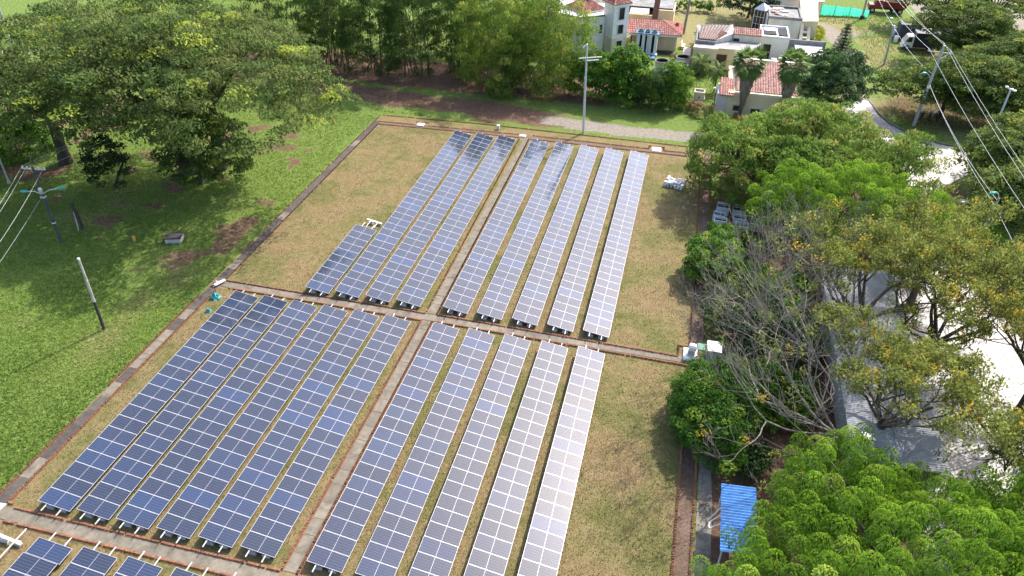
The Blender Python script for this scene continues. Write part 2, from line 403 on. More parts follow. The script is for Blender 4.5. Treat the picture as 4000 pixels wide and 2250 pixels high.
# concrete yard and road on the far side of the trees
m, n, l, b = nmat('yard_concrete')
geo = n.new('ShaderNodeNewGeometry'); P = geo.outputs['Position']
t1 = noise(n, l, .25, 6, .6, P); t2 = noise(n, l, 3, 8, .7, P)
r1 = ramp(n, [(.35, (.27, .245, .22)), (.6, (.36, .335, .305))]); l.new(t1.outputs[0], r1.inputs[0])
r2 = ramp(n, [(.34, (.45, .42, .39)), (.48, (.85, .83, .8)), (.6, (1, 1, 1))]); l.new(t2.outputs[0], r2.inputs[0])
l.new(mixc(n, l, .8, r1.outputs[0], r2.outputs[0], 'MULTIPLY'), b.inputs['Base Color'])
l.new(mapr(n, l, t1.outputs[0], .35, .65, .5, .65), b.inputs['Roughness'])
MAT['yard'] = m
ROADP = [(47, -9), (66, -9), (62.5, 20), (59.6, 34), (57.8, 43), (57.6, 48.5), (57.5, 52), (58.6, 55), (60.6, 57.6), (63.0, 60.4), (63.6, 63), (65.6, 66.9),
         (61.6, 68.0), (58.9, 69.9), (57.0, 72.6), (56.1, 75.6), (55.8, 80), (52.6, 80), (51.9, 76.8), (52.6, 74.0), (55.0, 70), (56.4, 64), (56.2, 58), (54.6, 52), (53.6, 46), (51.5, 36), (50.6, 30), (49.4, 12)]
sheet('road', ROADP, .014, MAT['yard'])
kb = MB()
for p, q in zip([(55.8, 80.2), (56.3, 75.7), (57.2, 72.8), (59.1, 70.1), (61.7, 68.25)], [(56.3, 75.7), (57.2, 72.8), (59.1, 70.1), (61.7, 68.25), (65.8, 67.1)]):
    kb.bar((*p, .06), (*q, .06), .16, .13)
tag(kb.build('road_kerb', MAT['darkgrey']), kind='structure')
for nm, poly, z in [('concrete_strip', [(36.72, -6), (37.55, -6), (37.62, 9.8), (37.42, 13.4), (36.74, 13.4)], .03)]:
    sheet(nm, poly, z, M('stained_strip', (.25, .225, .185), .9, .45, 1.6, stain=.9))

# ------------------------------------------------------------------ paths of slabs
def slab_path(x0, x1, y0, y1, pitch, along, mats, gap=.045):
    base = MB(); base.slab((x0, y0), (x1, y1), .0, .034)
    root = tag(base.build('footpath', MAT['mortar']), kind='structure')
    t = y0 if along == 'y' else x0; end = y1 if along == 'y' else x1
    while t < end - .3:
        L_ = min(pitch * rnd.uniform(.88, 1.12), end - t)
        if L_ < .35: break
        bb = MB(); hw = L_ / 2 - gap / 2
        j = lambda: rnd.uniform(-.025, .025)
        e = .035
        if along == 'y': q = [(x0 + e + j(), t + gap / 2 + j()), (x1 - e + j(), t + gap / 2 + j()), (x1 - e + j(), t + L_ - gap / 2 + j()), (x0 + e + j(), t + L_ - gap / 2 + j())]
        else: q = [(t + gap / 2 + j(), y0 + e + j()), (t + L_ - gap / 2 + j(), y0 + e + j()), (t + L_ - gap / 2 + j(), y1 - e + j()), (t + gap / 2 + j(), y1 - e + j())]
        bb.prism(q, .02, .046 + rnd.uniform(-.004, .008))
        bb.build('paving_slab', rnd.choice(mats), root)
        t += L_
    return root
C_, D_ = MAT['concrete'], MAT['dark_slab']
slab_path(15.38, 16.12, -.42, 21.9, 1.27, 'y', [C_])
slab_path(15.38, 16.12, 22.95, 57.0, 1.27, 'y', [C_])
slab_path(-2.98, -2.2, -1.2, 57.2, 1.42, 'y', [D_, D_, D_, C_])
slab_path(-2.15, 35.25, 22.06, 22.78, 2.6, 'x', [C_], .02)
slab_path(-2.15, 15.3, -1.36, -.56, 2.3, 'x', [C_], .02)
slab_path(16.3, 35.5, -1.36, -.56, 2.3, 'x', [C_], .02)
slab_path(-2.2, 34.9, 57.0 - .0, 57.02, 5, 'x', [C_]) if False else None
sheet('dirt_path', [(-2.3, 56.25), (9.3, 56.75), (20, 56.9), (34.5, 57.0), (34.5, 57.75), (20, 57.7), (9.2, 57.55), (-2.3, 56.9)], .03, MAT['earth'])

# ------------------------------------------------------------------ saw-tooth brick edging
def brick_shape(bb, x, y, ang, tilt, h):
    ca, sa = math.cos(ang), math.sin(ang)
    Mx = Matrix.Rotation(ang, 3, 'Z') @ Matrix.Rotation(tilt, 3, 'Y')
    bb.box((x, y, h * .42), (.06, .12, h * 1.15), 0, 0, Mx)
def edging(p, q, pitch=.095, single=False, h=.17, broken=.05):
    p = Vector((*p, 0)); q = Vector((*q, 0)); d = q - p; L_ = d.length; ang = math.atan2(d.y, d.x)
    nb = max(2, int(L_ / pitch)); base = MB()
    base.bar((p.x, p.y, .02), (q.x, q.y, .02), .13, .035)
    root = tag(base.build('kerb_edging', MAT['brick']), kind='structure')
    allb = MB(); proto = None
    if single:
        pb = MB(); pb.box((0, 0, 0), (.06, .12, h * 1.15)); proto = pb.mesh('brick', MAT['brick'])
    for i in range(nb):
        if rnd.random() < broken: continue
        c = p + d * ((i + .5) / nb)
        ox, oy = rnd.uniform(-.012, .012), rnd.uniform(-.012, .012); tl = R(rnd.uniform(24, 38)); hh = h * rnd.uniform(.8, 1.08)
        if single:
            o = link('brick', proto, root)
            o.location = (c.x + ox, c.y + oy, hh * .42); o.rotation_euler = (Matrix.Rotation(ang, 3, 'Z') @ Matrix.Rotation(tl, 3, 'Y')).to_euler()
        else: brick_shape(allb, c.x + ox, c.y + oy, ang, tl, hh)
    if not single: tag(allb.build('bricks', MAT['brick'], root), kind='stuff')
edging((-1.5, -.52), (15.25, -.46), .1, True); edging((-1.4, -1.44), (17.5, -1.38), .1, True)
edging((16.25, -.50), (35.6, -.5)); edging((17.5, -1.40), (35.6, -1.44))
edging((-3.04, -1.2), (-3.03, 6.4)); edging((-3.03, 9.6), (-3.03, 20.4)); edging((-3.05, 27), (-3.04, 29)); edging((-3.04, 31), (-2.9, 58.6), .12, broken=.3, h=.1)
edging((-2.13, -.3), (-2.13, 21.4)); edging((-2.13, -.3), (-1.75, -.3)); edging((-2.15, 23.0), (-2.15, 56.1), .11, broken=.2, h=.13)
edging((-2.15, 22.88), (15.28, 22.86)); edging((16.25, 22.9), (34.85, 22.68)); edging((34.83, 22.68), (34.8, 23.95)); edging((34.8, 23.95), (35.6, 23.95))
edging((-1.3, 21.97), (15.25, 21.93)); edging((16.2, 22.05), (35.6, 21.8))
edging((15.28, -.4), (15.3, 21.9)); edging((15.3, 22.95), (14.9, 56.5), .12, broken=.25, h=.12)
edging((16.2, -.45), (16.16, 22.0)); edging((16.22, 22.95), (16.0, 56.7))
edging((-2.6, 58.8), (9, 59.5), .13); edging((9, 59.5), (34.0, 59.5), .13)
edging((-2.36, 56.94), (2.0, 57.18), .13); edging((3.65, 57.3), (14.6, 57.75), .13); edging((16.2, 57.8), (29.5, 57.82), .13); edging((31.2, 57.75), (34.6, 57.85), .13)
edging((1.97, 57.96), (3.55, 58.0), .13); edging((29.5, 58.52), (31.1, 58.6), .13); edging((29.5, 57.8), (29.5, 58.5), .13); edging((31.15, 57.75), (31.15, 58.6), .13)
edging((-2.34, 56.15), (9.4, 56.74), .13); edging((9.4, 56.74), (14.8, 56.85), .13); edging((16.1, 56.8), (34.6, 56.95), .13)
edging((35.6, -3), (35.62, 11.9), .11); edging((35.62, 11.9), (35.6, 21.8), .12, broken=.4, h=.12); edging((35.62, 24.2), (35.4, 49.5), .12); edging((35.4, 49.5), (35.0, 57), .13, broken=.2)
edging((36.55, -3), (36.57, 20.5), .11); edging((36.53, 25), (36.4, 58), .12)

# ------------------------------------------------------------------ solar panel rows
m, n, l, b = nmat('solar_glass')
tc = n.new('ShaderNodeTexCoord'); sx = n.new('ShaderNodeSeparateXYZ'); l.new(tc.outputs['Object'], sx.inputs[0])
def cellline(sock, off, count, wdt):
    a1 = n.new('ShaderNodeMath'); a1.operation = 'MULTIPLY_ADD'; l.new(sock, a1.inputs[0]); a1.inputs[1].default_value = count; a1.inputs[2].default_value = off
    fr = n.new('ShaderNodeMath'); fr.operation = 'FRACT'; l.new(a1.outputs[0], fr.inputs[0])
    s_ = n.new('ShaderNodeMath'); s_.operation = 'SUBTRACT'; l.new(fr.outputs[0], s_.inputs[0]); s_.inputs[1].default_value = .5
    ab = n.new('ShaderNodeMath'); ab.operation = 'ABSOLUTE'; l.new(s_.outputs[0], ab.inputs[0])
    gt = n.new('ShaderNodeMath'); gt.operation = 'GREATER_THAN'; l.new(ab.outputs[0], gt.inputs[0]); gt.inputs[1].default_value = .5 - wdt
    return gt.outputs[0]
lx = cellline(sx.outputs[0], 12, 12.3, .055); ly = cellline(sx.outputs[1], 0, 6.0, .045)
mx = n.new('ShaderNodeMath'); mx.operation = 'MAXIMUM'; l.new(lx, mx.inputs[0]); l.new(ly, mx.inputs[1])
oi = n.new('ShaderNodeObjectInfo')
rr = ramp(n, [(0, (.011, .016, .034)), (.6, (.012, .019, .044)), (.9, (.012, .024, .062)), (1, (.013, .030, .085))]); l.new(oi.outputs['Random'], rr.inputs[0])
gm = n.new('ShaderNodeMath'); gm.operation = 'MULTIPLY'; l.new(mx.outputs[0], gm.inputs[0]); gm.inputs[1].default_value = .35
l.new(mixc(n, l, gm.outputs[0], rr.outputs[0], (.20, .23, .30)), b.inputs['Base Color'])
b.inputs['Roughness'].default_value = .09; b.inputs['IOR'].default_value = 1.5; b.inputs['Sheen Weight'].default_value = .06; b.inputs['Sheen Roughness'].default_value = .5; b.inputs['Sheen Tint'].default_value = (.85, .88, 1, 1)
b.inputs['Coat Weight'].default_value = .5; b.inputs['Coat Roughness'].default_value = .05; b.inputs['Coat IOR'].default_value = 1.5
MAT['glass'] = m
MAT['pframe'] = M('panel_frame', (.60, .60, .62), .4, .05, 3, metal=.15)
pm = MB(); FW = .013
for (xa, xb, ya, yb) in [(-1, 1, 0, FW), (-1, 1, .99 - FW, .99), (-1, -1 + FW, FW, .99 - FW), (1 - FW, 1, FW, .99 - FW)]:
    pm.box(((xa + xb) / 2, (ya + yb) / 2, 0), (xb - xa, yb - ya, .036), 0, 1)
pm.slab((-1 + FW, FW), (1 - FW, .99 - FW), -.008, .012, 0)
pm.slab((-.006, FW), (.006, .99 - FW), .012, .0145, 1)
PANEL = pm.mesh('solar_panel', [MAT['glass'], MAT['pframe']])
TILT = R(10.354); HC = .5
bl = MB(); bl.box((0, 0, .12), (.42, .26, .25)); BLOCK = bl.mesh('concrete_block', MAT['block'])
bm_ = MB(); bm_.box((0, 0, 0), (1.75, .09, .05)); BEAM = bm_.mesh('cross_beam', MAT['alu'])
rails = {}
def panel_row(label, x_left, y0, count, first=0, skip=(), ext0=.45, ext1=.4, shift=None, sup=True):
    cx = x_left + .984
    t = thing('solar_panel_row', label, 'solar panels', (cx, y0, 0), 'rows of solar panels in the fenced beds')
    for i in range(count):
        o = link('solar_panel', PANEL, t)
        dx, dz = (shift(i) if shift else (0, 0))
        o.location = (dx, i * 1.01, HC + dz + rnd.uniform(-.004, .004)); o.rotation_euler = (R(rnd.uniform(-.25, .25)), TILT + R(rnd.uniform(-.25, .25)), 0)
    L_ = count * 1.01
    for s in (-.46, .46):
        bb = MB(); zz = HC - s * math.sin(TILT) - .065
        bb.box((cx + s, y0 + (L_ + ext1 - ext0) / 2, zz), (.05, L_ + ext0 + ext1, .05)); bb.build('rail', MAT['alu'], t)
    yy = .15
    while yy < L_:
        for s in (-.42, .40):
            o = link('concrete_block', BLOCK, t); o.location = (s, yy, 0); o.rotation_euler = (0, 0, R(rnd.uniform(-6, 6)))
        o = link('cross_beam', BEAM, t); o.location = (0, yy, HC - .125); o.rotation_euler = (0, TILT, 0)
        for s in (-.42, .40):
            pb = MB(); pb.box((cx + s, y0 + yy, .3), (.06, .06, .16)); pb.build('post', MAT['alu'], t)
        yy += (L_ - .3) / max(1, round(L_ / 3.4))
    return t
FX = [0.0, 2.52, 5.045, 7.614, 10.167, 12.726, 16.6, 19.379, 22.133, 24.955, 27.679]
FY = [-.121, -.072, -.062, -.042, .016, .034, .075, .04, .077, .008, .047]
ORD = ['first', 'second', 'third', 'fourth', 'fifth', 'sixth']
for i in range(6):
    panel_row('row of blue panels in the near bed, %s from the lawn side path' % ORD[i] if i < 5 else 'near bed panel row running along the slab path on its lawn side', FX[i], FY[i], 21)
for i in range(6, 11):
    panel_row(['near bed panel row hugging the slab path on the shed side', 'second near bed panel row counted from the slab path towards the shed', 'middle one of the five widely spaced panel rows in the near bed', 'near bed panel row next to the outermost row by the bare grass', 'outermost near bed panel row, bordering the open grass by the blue shed'][i - 6], FX[i], FY[i], 21)
BX = [5.106, 7.635, 10.217, 12.766, 16.623, 19.384, 22.187, 24.95, 27.688]
BY = [23.012, 23.12, 23.17, 23.24, 23.29, 23.24, 23.24, 23.20, 23.195]
BLAB = ['short row of ten panels in the far bed beside the empty dry grass', 'long far bed panel row directly beside the short ten panel row', 'far bed panel row between two long rows left of the slab path', 'far bed panel row running along the slab path on its lawn side',
        'far bed panel row just past the slab path with a pole shadow across it', 'far bed panel row second past the slab path, its far end greyish', 'middle row of the five pale panel rows in the far bed', 'pale far bed panel row next to the outermost one', 'outermost far bed panel row, palest of all, beside the open grass']
for i in range(9):
    panel_row(BLAB[i], BX[i], BY[i], 10 if i == 0 else 32, ext1=.8 if i == 0 else .35)
for i, (xl, yf) in enumerate([(1.87, -2.15), (4.60, -2.06), (7.31, -1.99), (10.15, -1.95), (12.75, -1.93), (16.75, -1.9)]):
    sh = (lambda k: (-.115 if k < 4 else 0, 0)) if i == 0 else None
    panel_row(['stepped short row of dark panels below the bottom cross path, beside bare footings', 'second dark panel row below the bottom cross path', 'third dark panel row below the bottom cross path', 'fourth dark panel row below the bottom cross path, only its corner showing', 'fifth dark panel row below the bottom cross path, past the frame edge', 'dark panel row below the bottom cross path, past the slab path'][i], xl, yf - 5.05, 5, ext1=.55, shift=sh)
def footing(label, cx, y0, ya, yb, xs, yblk):
    t = thing('panel_footing', label, 'footing', (cx, y0, 0))
    for s in xs:
        bb = MB(); bb.box((cx + s, (ya + yb) / 2, .44), (.05, yb - ya, .05)); bb.build('rail', MAT['alu'], t)
    for s in (-.4, .4):
        o = link('concrete_block', BLOCK, t); o.location = (s, yblk - y0, 0); o.rotation_euler = (0, 0, R(rnd.uniform(-8, 8)))
    bb = MB(); bb.box((0, 0, 0), (1.5, .16, .05)); o = link('cross_beam', bb.mesh('cross_beam', MAT['alu']), t); o.location = (0, yblk - y0, .34); o.rotation_euler = (0, R(9), R(-4))
footing('bare white rail and beam on two blocks at the near corner of the field', .12, -2.5, -6, -1.75, (.45,), -2.5)
footing('bare white beam on two blocks behind the short panel row', 6.28, 34.5, 33.3, 34.3, (-.3, .45), 34.55)

# ------------------------------------------------------------------ buildings
def window_on(parent, c, dx, wdt, h, mat='window', frame='white', depth=.08, bars=0, nrm=None):
    """window at wall point c (bottom centre), dx = unit vector along the wall, nrm = outward"""
    dx = Vector(dx).normalized(); nz = Vector(nrm) if nrm else Vector((dx.y, -dx.x, 0)); c = Vector(c)
    Mx = Matrix((dx, nz, Vector((0, 0, 1)))).transposed()
    f = MB(); t = .07
    up = Vector((0, 0, 1))
    for s in (-1, 1): f.box(c + dx * s * (wdt / 2) + up * h / 2 + nz * .05, (t, depth + .06, h + t), 0, 0, Mx)
    for z in (0, h): f.box(c + up * z + nz * .05, (wdt - t, depth + .05, t), 0, 0, Mx)
    fo = f.build('window', MAT[frame], parent)
    g = MB(); g.box(c + up * h / 2 + nz * .012, (wdt - t, .05, h - t), 0, 0, Mx); g.build('pane', MAT[mat], fo)
    if bars:
        g = MB()
        for k in range(1, bars + 1): g.box(c + dx * (wdt * (k / (bars + 1) - .5)) + up * h / 2 + nz * .045, (.035, .03, h - t), 0, 0, Mx)
        g.box(c + up * h / 2 + nz * .047, (wdt - t, .028, .035), 0, 0, Mx); g.build('glazing_bar', MAT[frame], fo)
    return fo

def tile_slope(parent, e0, e1, r0, r1, mat, name='roof', pitch=.26, under='darkgrey'):
    """roof plane between eave e0-e1 and ridge r0-r1: a thin deck and half round tile courses standing proud of it"""
    e0, e1, r0, r1 = map(Vector, (e0, e1, r0, r1))
    nrm = (e1 - e0).cross((r0 + r1) / 2 - e0).normalized()
    if nrm.z < 0: nrm = -nrm
    d = MB(); d.hexa([p - nrm * .10 for p in (e0, e1, r1, r0)] + [p for p in (e0, e1, r1, r0)])
    deck = d.build(name, MAT[under] if isinstance(under, str) else under, parent)
    b_ = MB(); L_ = (e1 - e0).length; k = max(2, int(L_ / pitch)); rows = max(2, int(((r0 + r1) / 2 - (e0 + e1) / 2).length / .42))
    er = (e1 - e0).normalized()
    for i in range(k):
        u0 = (i + .5) / k
        a = e0.lerp(e1, u0); z = r0.lerp(r1, u0)
        if (r1 - r0).length < L_ * .95:      # hips: clip the course along its own fall line
            t = u0
            fall = ((r0 + r1) / 2 - (e0 + e1) / 2); fall -= er * fall.dot(er)
            # distance up the slope until the hip lines
            s0 = (r0 - e0).dot(er); s1 = L_ - (r1 - e0).dot(er); x_ = u0 * L_
            f_ = min(1, x_ / s0 if s0 > .05 else 1, (L_ - x_) / s1 if s1 > .05 else 1)
            z = a + fall * max(.02, f_)
        nn = max(1, int(round(rows * (z - a).length / max(.1, ((r0 + r1) / 2 - (e0 + e1) / 2).length))))
        for j in range(nn):
            p = a.lerp(z, j / nn) + nrm * (.012 + rnd.uniform(0, .012)); q = a.lerp(z, min(1, (j + 1.12) / nn)) + nrm * .0
            w2 = pitch * .40; hh = pitch * .32
            vs = [p - er * w2, p - er * w2 * .5 + nrm * hh, p + er * w2 * .5 + nrm * hh, p + er * w2, q - er * w2 * .8, q - er * w2 * .4 + nrm * hh * .8, q + er * w2 * .4 + nrm * hh * .8, q + er * w2 * .8]
            b_.add(vs, [(0, 1, 5, 4), (1, 2, 6, 5), (2, 3, 7, 6), (0, 3, 2, 1)], rnd.randrange(3))
    tag(b_.build('roof_tiles', [mat, MAT['tile_old'] if rnd.random() < .4 else mat, MAT['tile_pale'] if mat is MAT['tile'] else mat], deck), kind='stuff')
    return deck

def ridge(parent, pts, mat, r_=.09):
    b_ = MB()
    for p, q in pts: b_.tube([p, q], r_, 6)
    b_.build('ridge', mat, parent)

# white house with a square stair tower, turned 42 degrees
t = thing('white_house', 'white three storey house with a square window tower and red tile roofs', 'house', (21.5, 90.5, 0))
c0 = Vector((21.0, 89.35, 0)); ux = Vector((.745, .667, 0)); uy = Vector((-.667, .745, 0))
c1 = c0 + ux * 2.6; c3 = c0 + uy * 2.6; c2 = c1 + uy * 2.6
part('tower_base', t, MAT['cream2'], lambda b: b.prism([tuple(p[:2]) for p in (c0, c1, c2, c3)], 0, 2.2))
part('tower', t, MAT['white'], lambda b: b.prism([tuple((p + (p - (c0 + c2) / 2) * -.004)[:2]) for p in (c0, c1, c2, c3)], 2.2, 6.75))
mid = (c0 + c2) / 2
for z, h in ((.55, 1.25), (2.75, 1.35), (4.75, 1.75)): window_on(t, c0.lerp(c1, .5) + Vector((0, 0, z)), ux, 1.0, h, frame='offwhite')
part('cornice', t, MAT['white'], lambda b: b.prism([tuple((mid + (p - mid) * 1.16)[:2]) for p in (c0, c1, c2, c3)], 6.75, 7.0))
E_ = [mid + (p - mid) * 1.22 + Vector((0, 0, 7.02)) for p in (c0, c1, c2, c3)]; ap = mid + Vector((0, 0, 8.2))
for i in range(4): tile_slope(t, E_[i], E_[(i + 1) % 4], ap, ap, MAT['tile'])
ridge(t, [(e, ap) for e in E_], MAT['tile_pale'])
wa, wb = Vector((16.6, 88.4, 0)), Vector((19.45, 90.9, 0)); 
part('wall', t, MAT['white'], lambda b: b.prism([(10.5, 90.5), (16.4, 88.3), (19.6, 90.6), (19.4, 97.5), (10.5, 97.5)], 0, 4.95))
part('parapet', t, MAT['darkgrey'], lambda b: (b.bar((10.5, 90.6, 5.06), (16.4, 88.42, 5.06), .2, .22), b.bar((16.4, 88.42, 5.065), (19.55, 90.7, 5.065), .2, .22)))
for k in range(3): part('drain_hole', t, MAT['opening'], lambda b, k=k: b.box(tuple(Vector((16.9, 88.66, 4.75)).lerp(Vector((19.3, 90.39, 4.75)), .15 + .3 * k)), (.16, .1, .1), .62))
window_on(t, (19.1, 90.2, 2.6), (.81, .58, 0), .55, 1.3)
P4 = [Vector((13.2, 93.4, 5.3)), Vector((16.2, 90.6, 5.3)), Vector((19.25, 93.3, 5.3)), Vector((16.2, 96.2, 5.3))]; ap = Vector((16.25, 93.4, 6.7))
part('upper_wall', t, MAT['whitewash'], lambda b: b.prism([tuple((ap + (p - ap) * .93)[:2]) for p in P4], 4.9, 5.24))
for i in range(4): tile_slope(t, P4[i], P4[(i + 1) % 4], ap, ap, MAT['tile'])
ridge(t, [(e + Vector((0, 0, .05)), ap) for e in P4], MAT['tile_pale'])
part('roof_lantern', t, MAT['bluepaint'], lambda b: b.hexa([(15.75, 92.9, 6.6), (16.75, 92.9, 6.6), (16.75, 93.9, 6.6), (15.75, 93.9, 6.6), (15.95, 93.1, 6.95), (16.55, 93.1, 6.95), (16.55, 93.7, 6.95), (15.95, 93.7, 6.95)]))
t = thing('rear_block', 'plain white block with a dark window behind the white house', 'house', (15, 103, 0))
part('wall', t, MAT['offwhite'], lambda b: b.slab((9, 101), (20.5, 108), 0, 5.2))
part('roof', t, MAT['flatroof'], lambda b: b.slab((8.8, 100.8), (20.7, 108.2), 5.203, 5.35))
window_on(t, (18.8, 100.98, 2.6), (1, 0, 0), .8, 1.6); window_on(t, (14.6, 100.98, 2.6), (1, 0, 0), .8, 1.6)

# low cream house with hipped red roof
t = thing('cream_cottage', 'low cream cottage with hipped red tile roof and dark windows beside the white tower', 'house', (26.5, 94, 0))
part('wall', t, MAT['cream'], lambda b: b.prism([(23.6, 92.75), (30.2, 93.35), (30.1, 98.2), (23.2, 97.7)], 0, 2.45))
ez = 2.5
e = [Vector((22.5, 91.8, ez)), Vector((30.9, 92.6, ez)), Vector((30.7, 98.9, ez)), Vector((22.3, 98.4, ez))]
r0_, r1_ = Vector((22.6, 95.0, 3.75)), Vector((27.6, 95.4, 3.75))
part('fascia', t, MAT['white'], lambda b: (b.bar(e[0] + Vector((0, .02, -.16)), e[1] + Vector((-.02, .02, -.16)), .06, .2), b.bar(e[1] + Vector((-.03, 0.06, -.16)), e[2] + Vector((-.03, 0, -.16)), .06, .2)))
tile_slope(t, e[0], e[1], r0_, r1_, MAT['tile']); tile_slope(t, e[1], e[2], r1_, r1_, MAT['tile_pale']); tile_slope(t, e[2], e[3], r1_, r0_, MAT['tile'])
ridge(t, [(r0_, r1_), (e[1], r1_), (e[2], r1_)], MAT['tile_old'])
part('chimney', t, MAT['tile_old'], lambda b: b.box((29.9, 96.2, 3.15), (.5, .5, .5)))
for x in (24.1, 28.75): window_on(t, (x, 92.80 + (x - 23.6) * .09, .75), (1, .09, 0), 1.4, 1.35, frame='cream')
part('downpipe', t, MAT['white'], lambda b: b.tube([(30.05, 93.25, 0), (30.05, 93.25, 2.4)], .06))
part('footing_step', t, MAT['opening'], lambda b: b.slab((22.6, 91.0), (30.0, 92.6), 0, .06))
# yard wall, awning and big palm trunk behind the cottage
t = thing('courtyard_wall', 'cream courtyard wall with a back wall coloured dark as shade behind the cottage', 'wall', (27, 107, 0))
part('wall', t, MAT['cream'], lambda b: (b.slab((25.9, 106.4), (28.9, 106.7), 0, 2.3), b.slab((28.7, 106.71), (28.9, 112), 0, 2.3), b.slab((21.6, 106.5), (25.9, 106.75), 0, 1.3)))
part('roof', t, MAT['darkgrey'], lambda b: b.slab((20.5, 108), (28.6, 114), 2.1, 2.25))
part('shade_wall', t, MAT['opening'], lambda b: b.slab((20.5, 113.8), (28.6, 114.1), 0, 2.09))  # shade of the covered yard put into this wall's near-black colour
t = thing('awning', 'pale pink awning roof on posts behind the red tiled cottage', 'awning', (23.4, 105, 0))
part('roof', t, MAT['pinkish'], lambda b: b.hexa([(21.9, 104.3, 1.95), (25.0, 104.7, 1.95), (24.9, 106.3, 2.35), (21.9, 106.2, 2.35), (21.9, 104.3, 2.0), (25.0, 104.7, 2.0), (24.9, 106.3, 2.4), (21.9, 106.2, 2.4)]))
for x, y in ((22.1, 104.5), (24.8, 104.85), (22.1, 106), (24.7, 106.1)): part('post', t, MAT['steel'], lambda b: b.tube([(x, y, 0), (x, y, 2.0)], .04))

# white stained cooling tower with blue platform
t = thing('cooling_tower', 'white stained cooling tower with blue top platform in front of the cottage', 'cooling tower', (26.1, 90.4, 0))
for k, x in enumerate((24.72, 25.5, 26.35, 27.3)):
    wd = (.45, .42, .7, .42)[k]
    part('column', t, MAT['whitewash'], lambda b: (b.box((x, 90.45 + k * .05, 1.55), (wd, .8, 2.6)), b.box((x, 90.44 + k * .05, 2.95), (wd * 1.25, 1.0, .22))))
part('louvre_panel', t, MAT['opening'], lambda b: b.box((26.0, 90.85, 1.5), (2.9, .3, 2.7)))
part('base', t, MAT['whitewash'], lambda b: (b.box((25.05, 90.1, .25), (1.0, .9, .5)), b.box((26.9, 90.4, .14), (1.6, 1.0, .28))))
part('platform', t, MAT['steelblue'], lambda b: (b.box((26.0, 90.75, 3.12), (3.5, 1.5, .12)), b.bar((24.25, 90.02, 3.75), (27.75, 90.02, 3.75), .06, .06), b.bar((24.25, 90.02, 3.45), (27.75, 90.02, 3.45), .05, .05)))
for x in (24.28, 25.4, 26.6, 27.72): part('railing_post', t, MAT['steelblue'], lambda b: b.bar((x, 90.02, 3.1), (x, 90.02, 3.8), .06, .06, up=(1, 0, 0)))
for x in (25.0, 26.0, 27.0):
    part('fan_box', t, MAT['fanbox'], lambda b: (b.box((x, 90.8, 3.34), (.7, .7, .3)), b.lathe((x, 90.8, 3.49), [(.3, 0), (.3, .08), (.25, .08), (.2, .02)], 12)))
t = thing('blue_tray', 'blue framed tray of four panels on the ground before the cooling tower', 'tray', (26.2, 89, 0))
part('frame', t, MAT['steelblue'], lambda b: (b.bar((24.9, 88.1, .15), (27.6, 88.3, .15), .1, .2), b.bar((24.7, 89.7, .15), (27.5, 89.8, .15), .1, .2)))
for k in range(4): part('panel', t, MAT['bluepaint'] if k % 2 else MAT['steelblue'], lambda b: b.prism([(24.86 + k * .68, 88.2 + k * .04), (25.46 + k * .68, 88.24 + k * .04), (25.4 + k * .68, 89.6), (24.8 + k * .68, 89.6)], .05, .17 + .02 * (k % 2)))
def tank(label, x, y, r_, z0, h):
    t = thing('cooling_tank', label, 'tank', (x, y, 0), 'round open topped tanks by the cottage')
    part('shell', t, MAT['whitewash'], lambda b: b.lathe((x, y, z0), [(r_ * 1.02, 0), (r_, .1), (r_, h - .12), (r_ * 1.04, h - .1)], 24), True)
    part('rim', t, MAT['darkgrey'], lambda b: b.lathe((x, y, z0), [(r_ * 1.04, h - .1), (r_ * 1.07, h), (r_ * .93, h + .01), (r_ * .9, h - .1)], 24))
    part('inside', t, MAT['opening'], lambda b: b.lathe((x, y, z0), [(r_ * .9, h - .1), (r_ * .88, .15), (.02, .14)], 24))
    part('base', t, MAT['block'], lambda b: b.box((x, y, z0 / 2), (r_ * 2.1, r_ * 2.1, z0)))
tank('round white tank with black rim nearest the bright bushes', 28.8, 84.0, .95, .25, 1.25)
tank('round white tank with black rim at the back, before the brick path', 31.5, 88.2, .95, .15, .8)
tank('round white tank with black rim on the grey block beside the garden lawn', 31.4, 84.3, .95, .3, .85)
tank('black topped tank half hidden in the bush under the white tower', 22.0, 83.2, 1.0, .2, 1.1)
t = thing('brick_walk', 'narrow pale paved walk between cottage and cream house', 'walkway', (31.9, 91, 0))
for k in range(14): part('paver', t, MAT['pinkish'], lambda b: b.box((31.9 + rnd.uniform(-.03, .03), 87 + k * .62, .03), (1.15, .54, .06)))
t = thing('garden_bench', 'white bench against the end wall of the cottage', 'bench', (31.2, 95.2, 0))
part('seat', t, MAT['white'], lambda b: b.box((31.2, 95.2, .42), (.5, 1.6, .07)))
part('backrest', t, MAT['white'], lambda b: b.box((30.95, 95.2, .7), (.06, 1.6, .45)))
for y in (94.6, 95.8): part('leg', t, MAT['white'], lambda b: b.box((31.2, y, .2), (.42, .08, .4)))

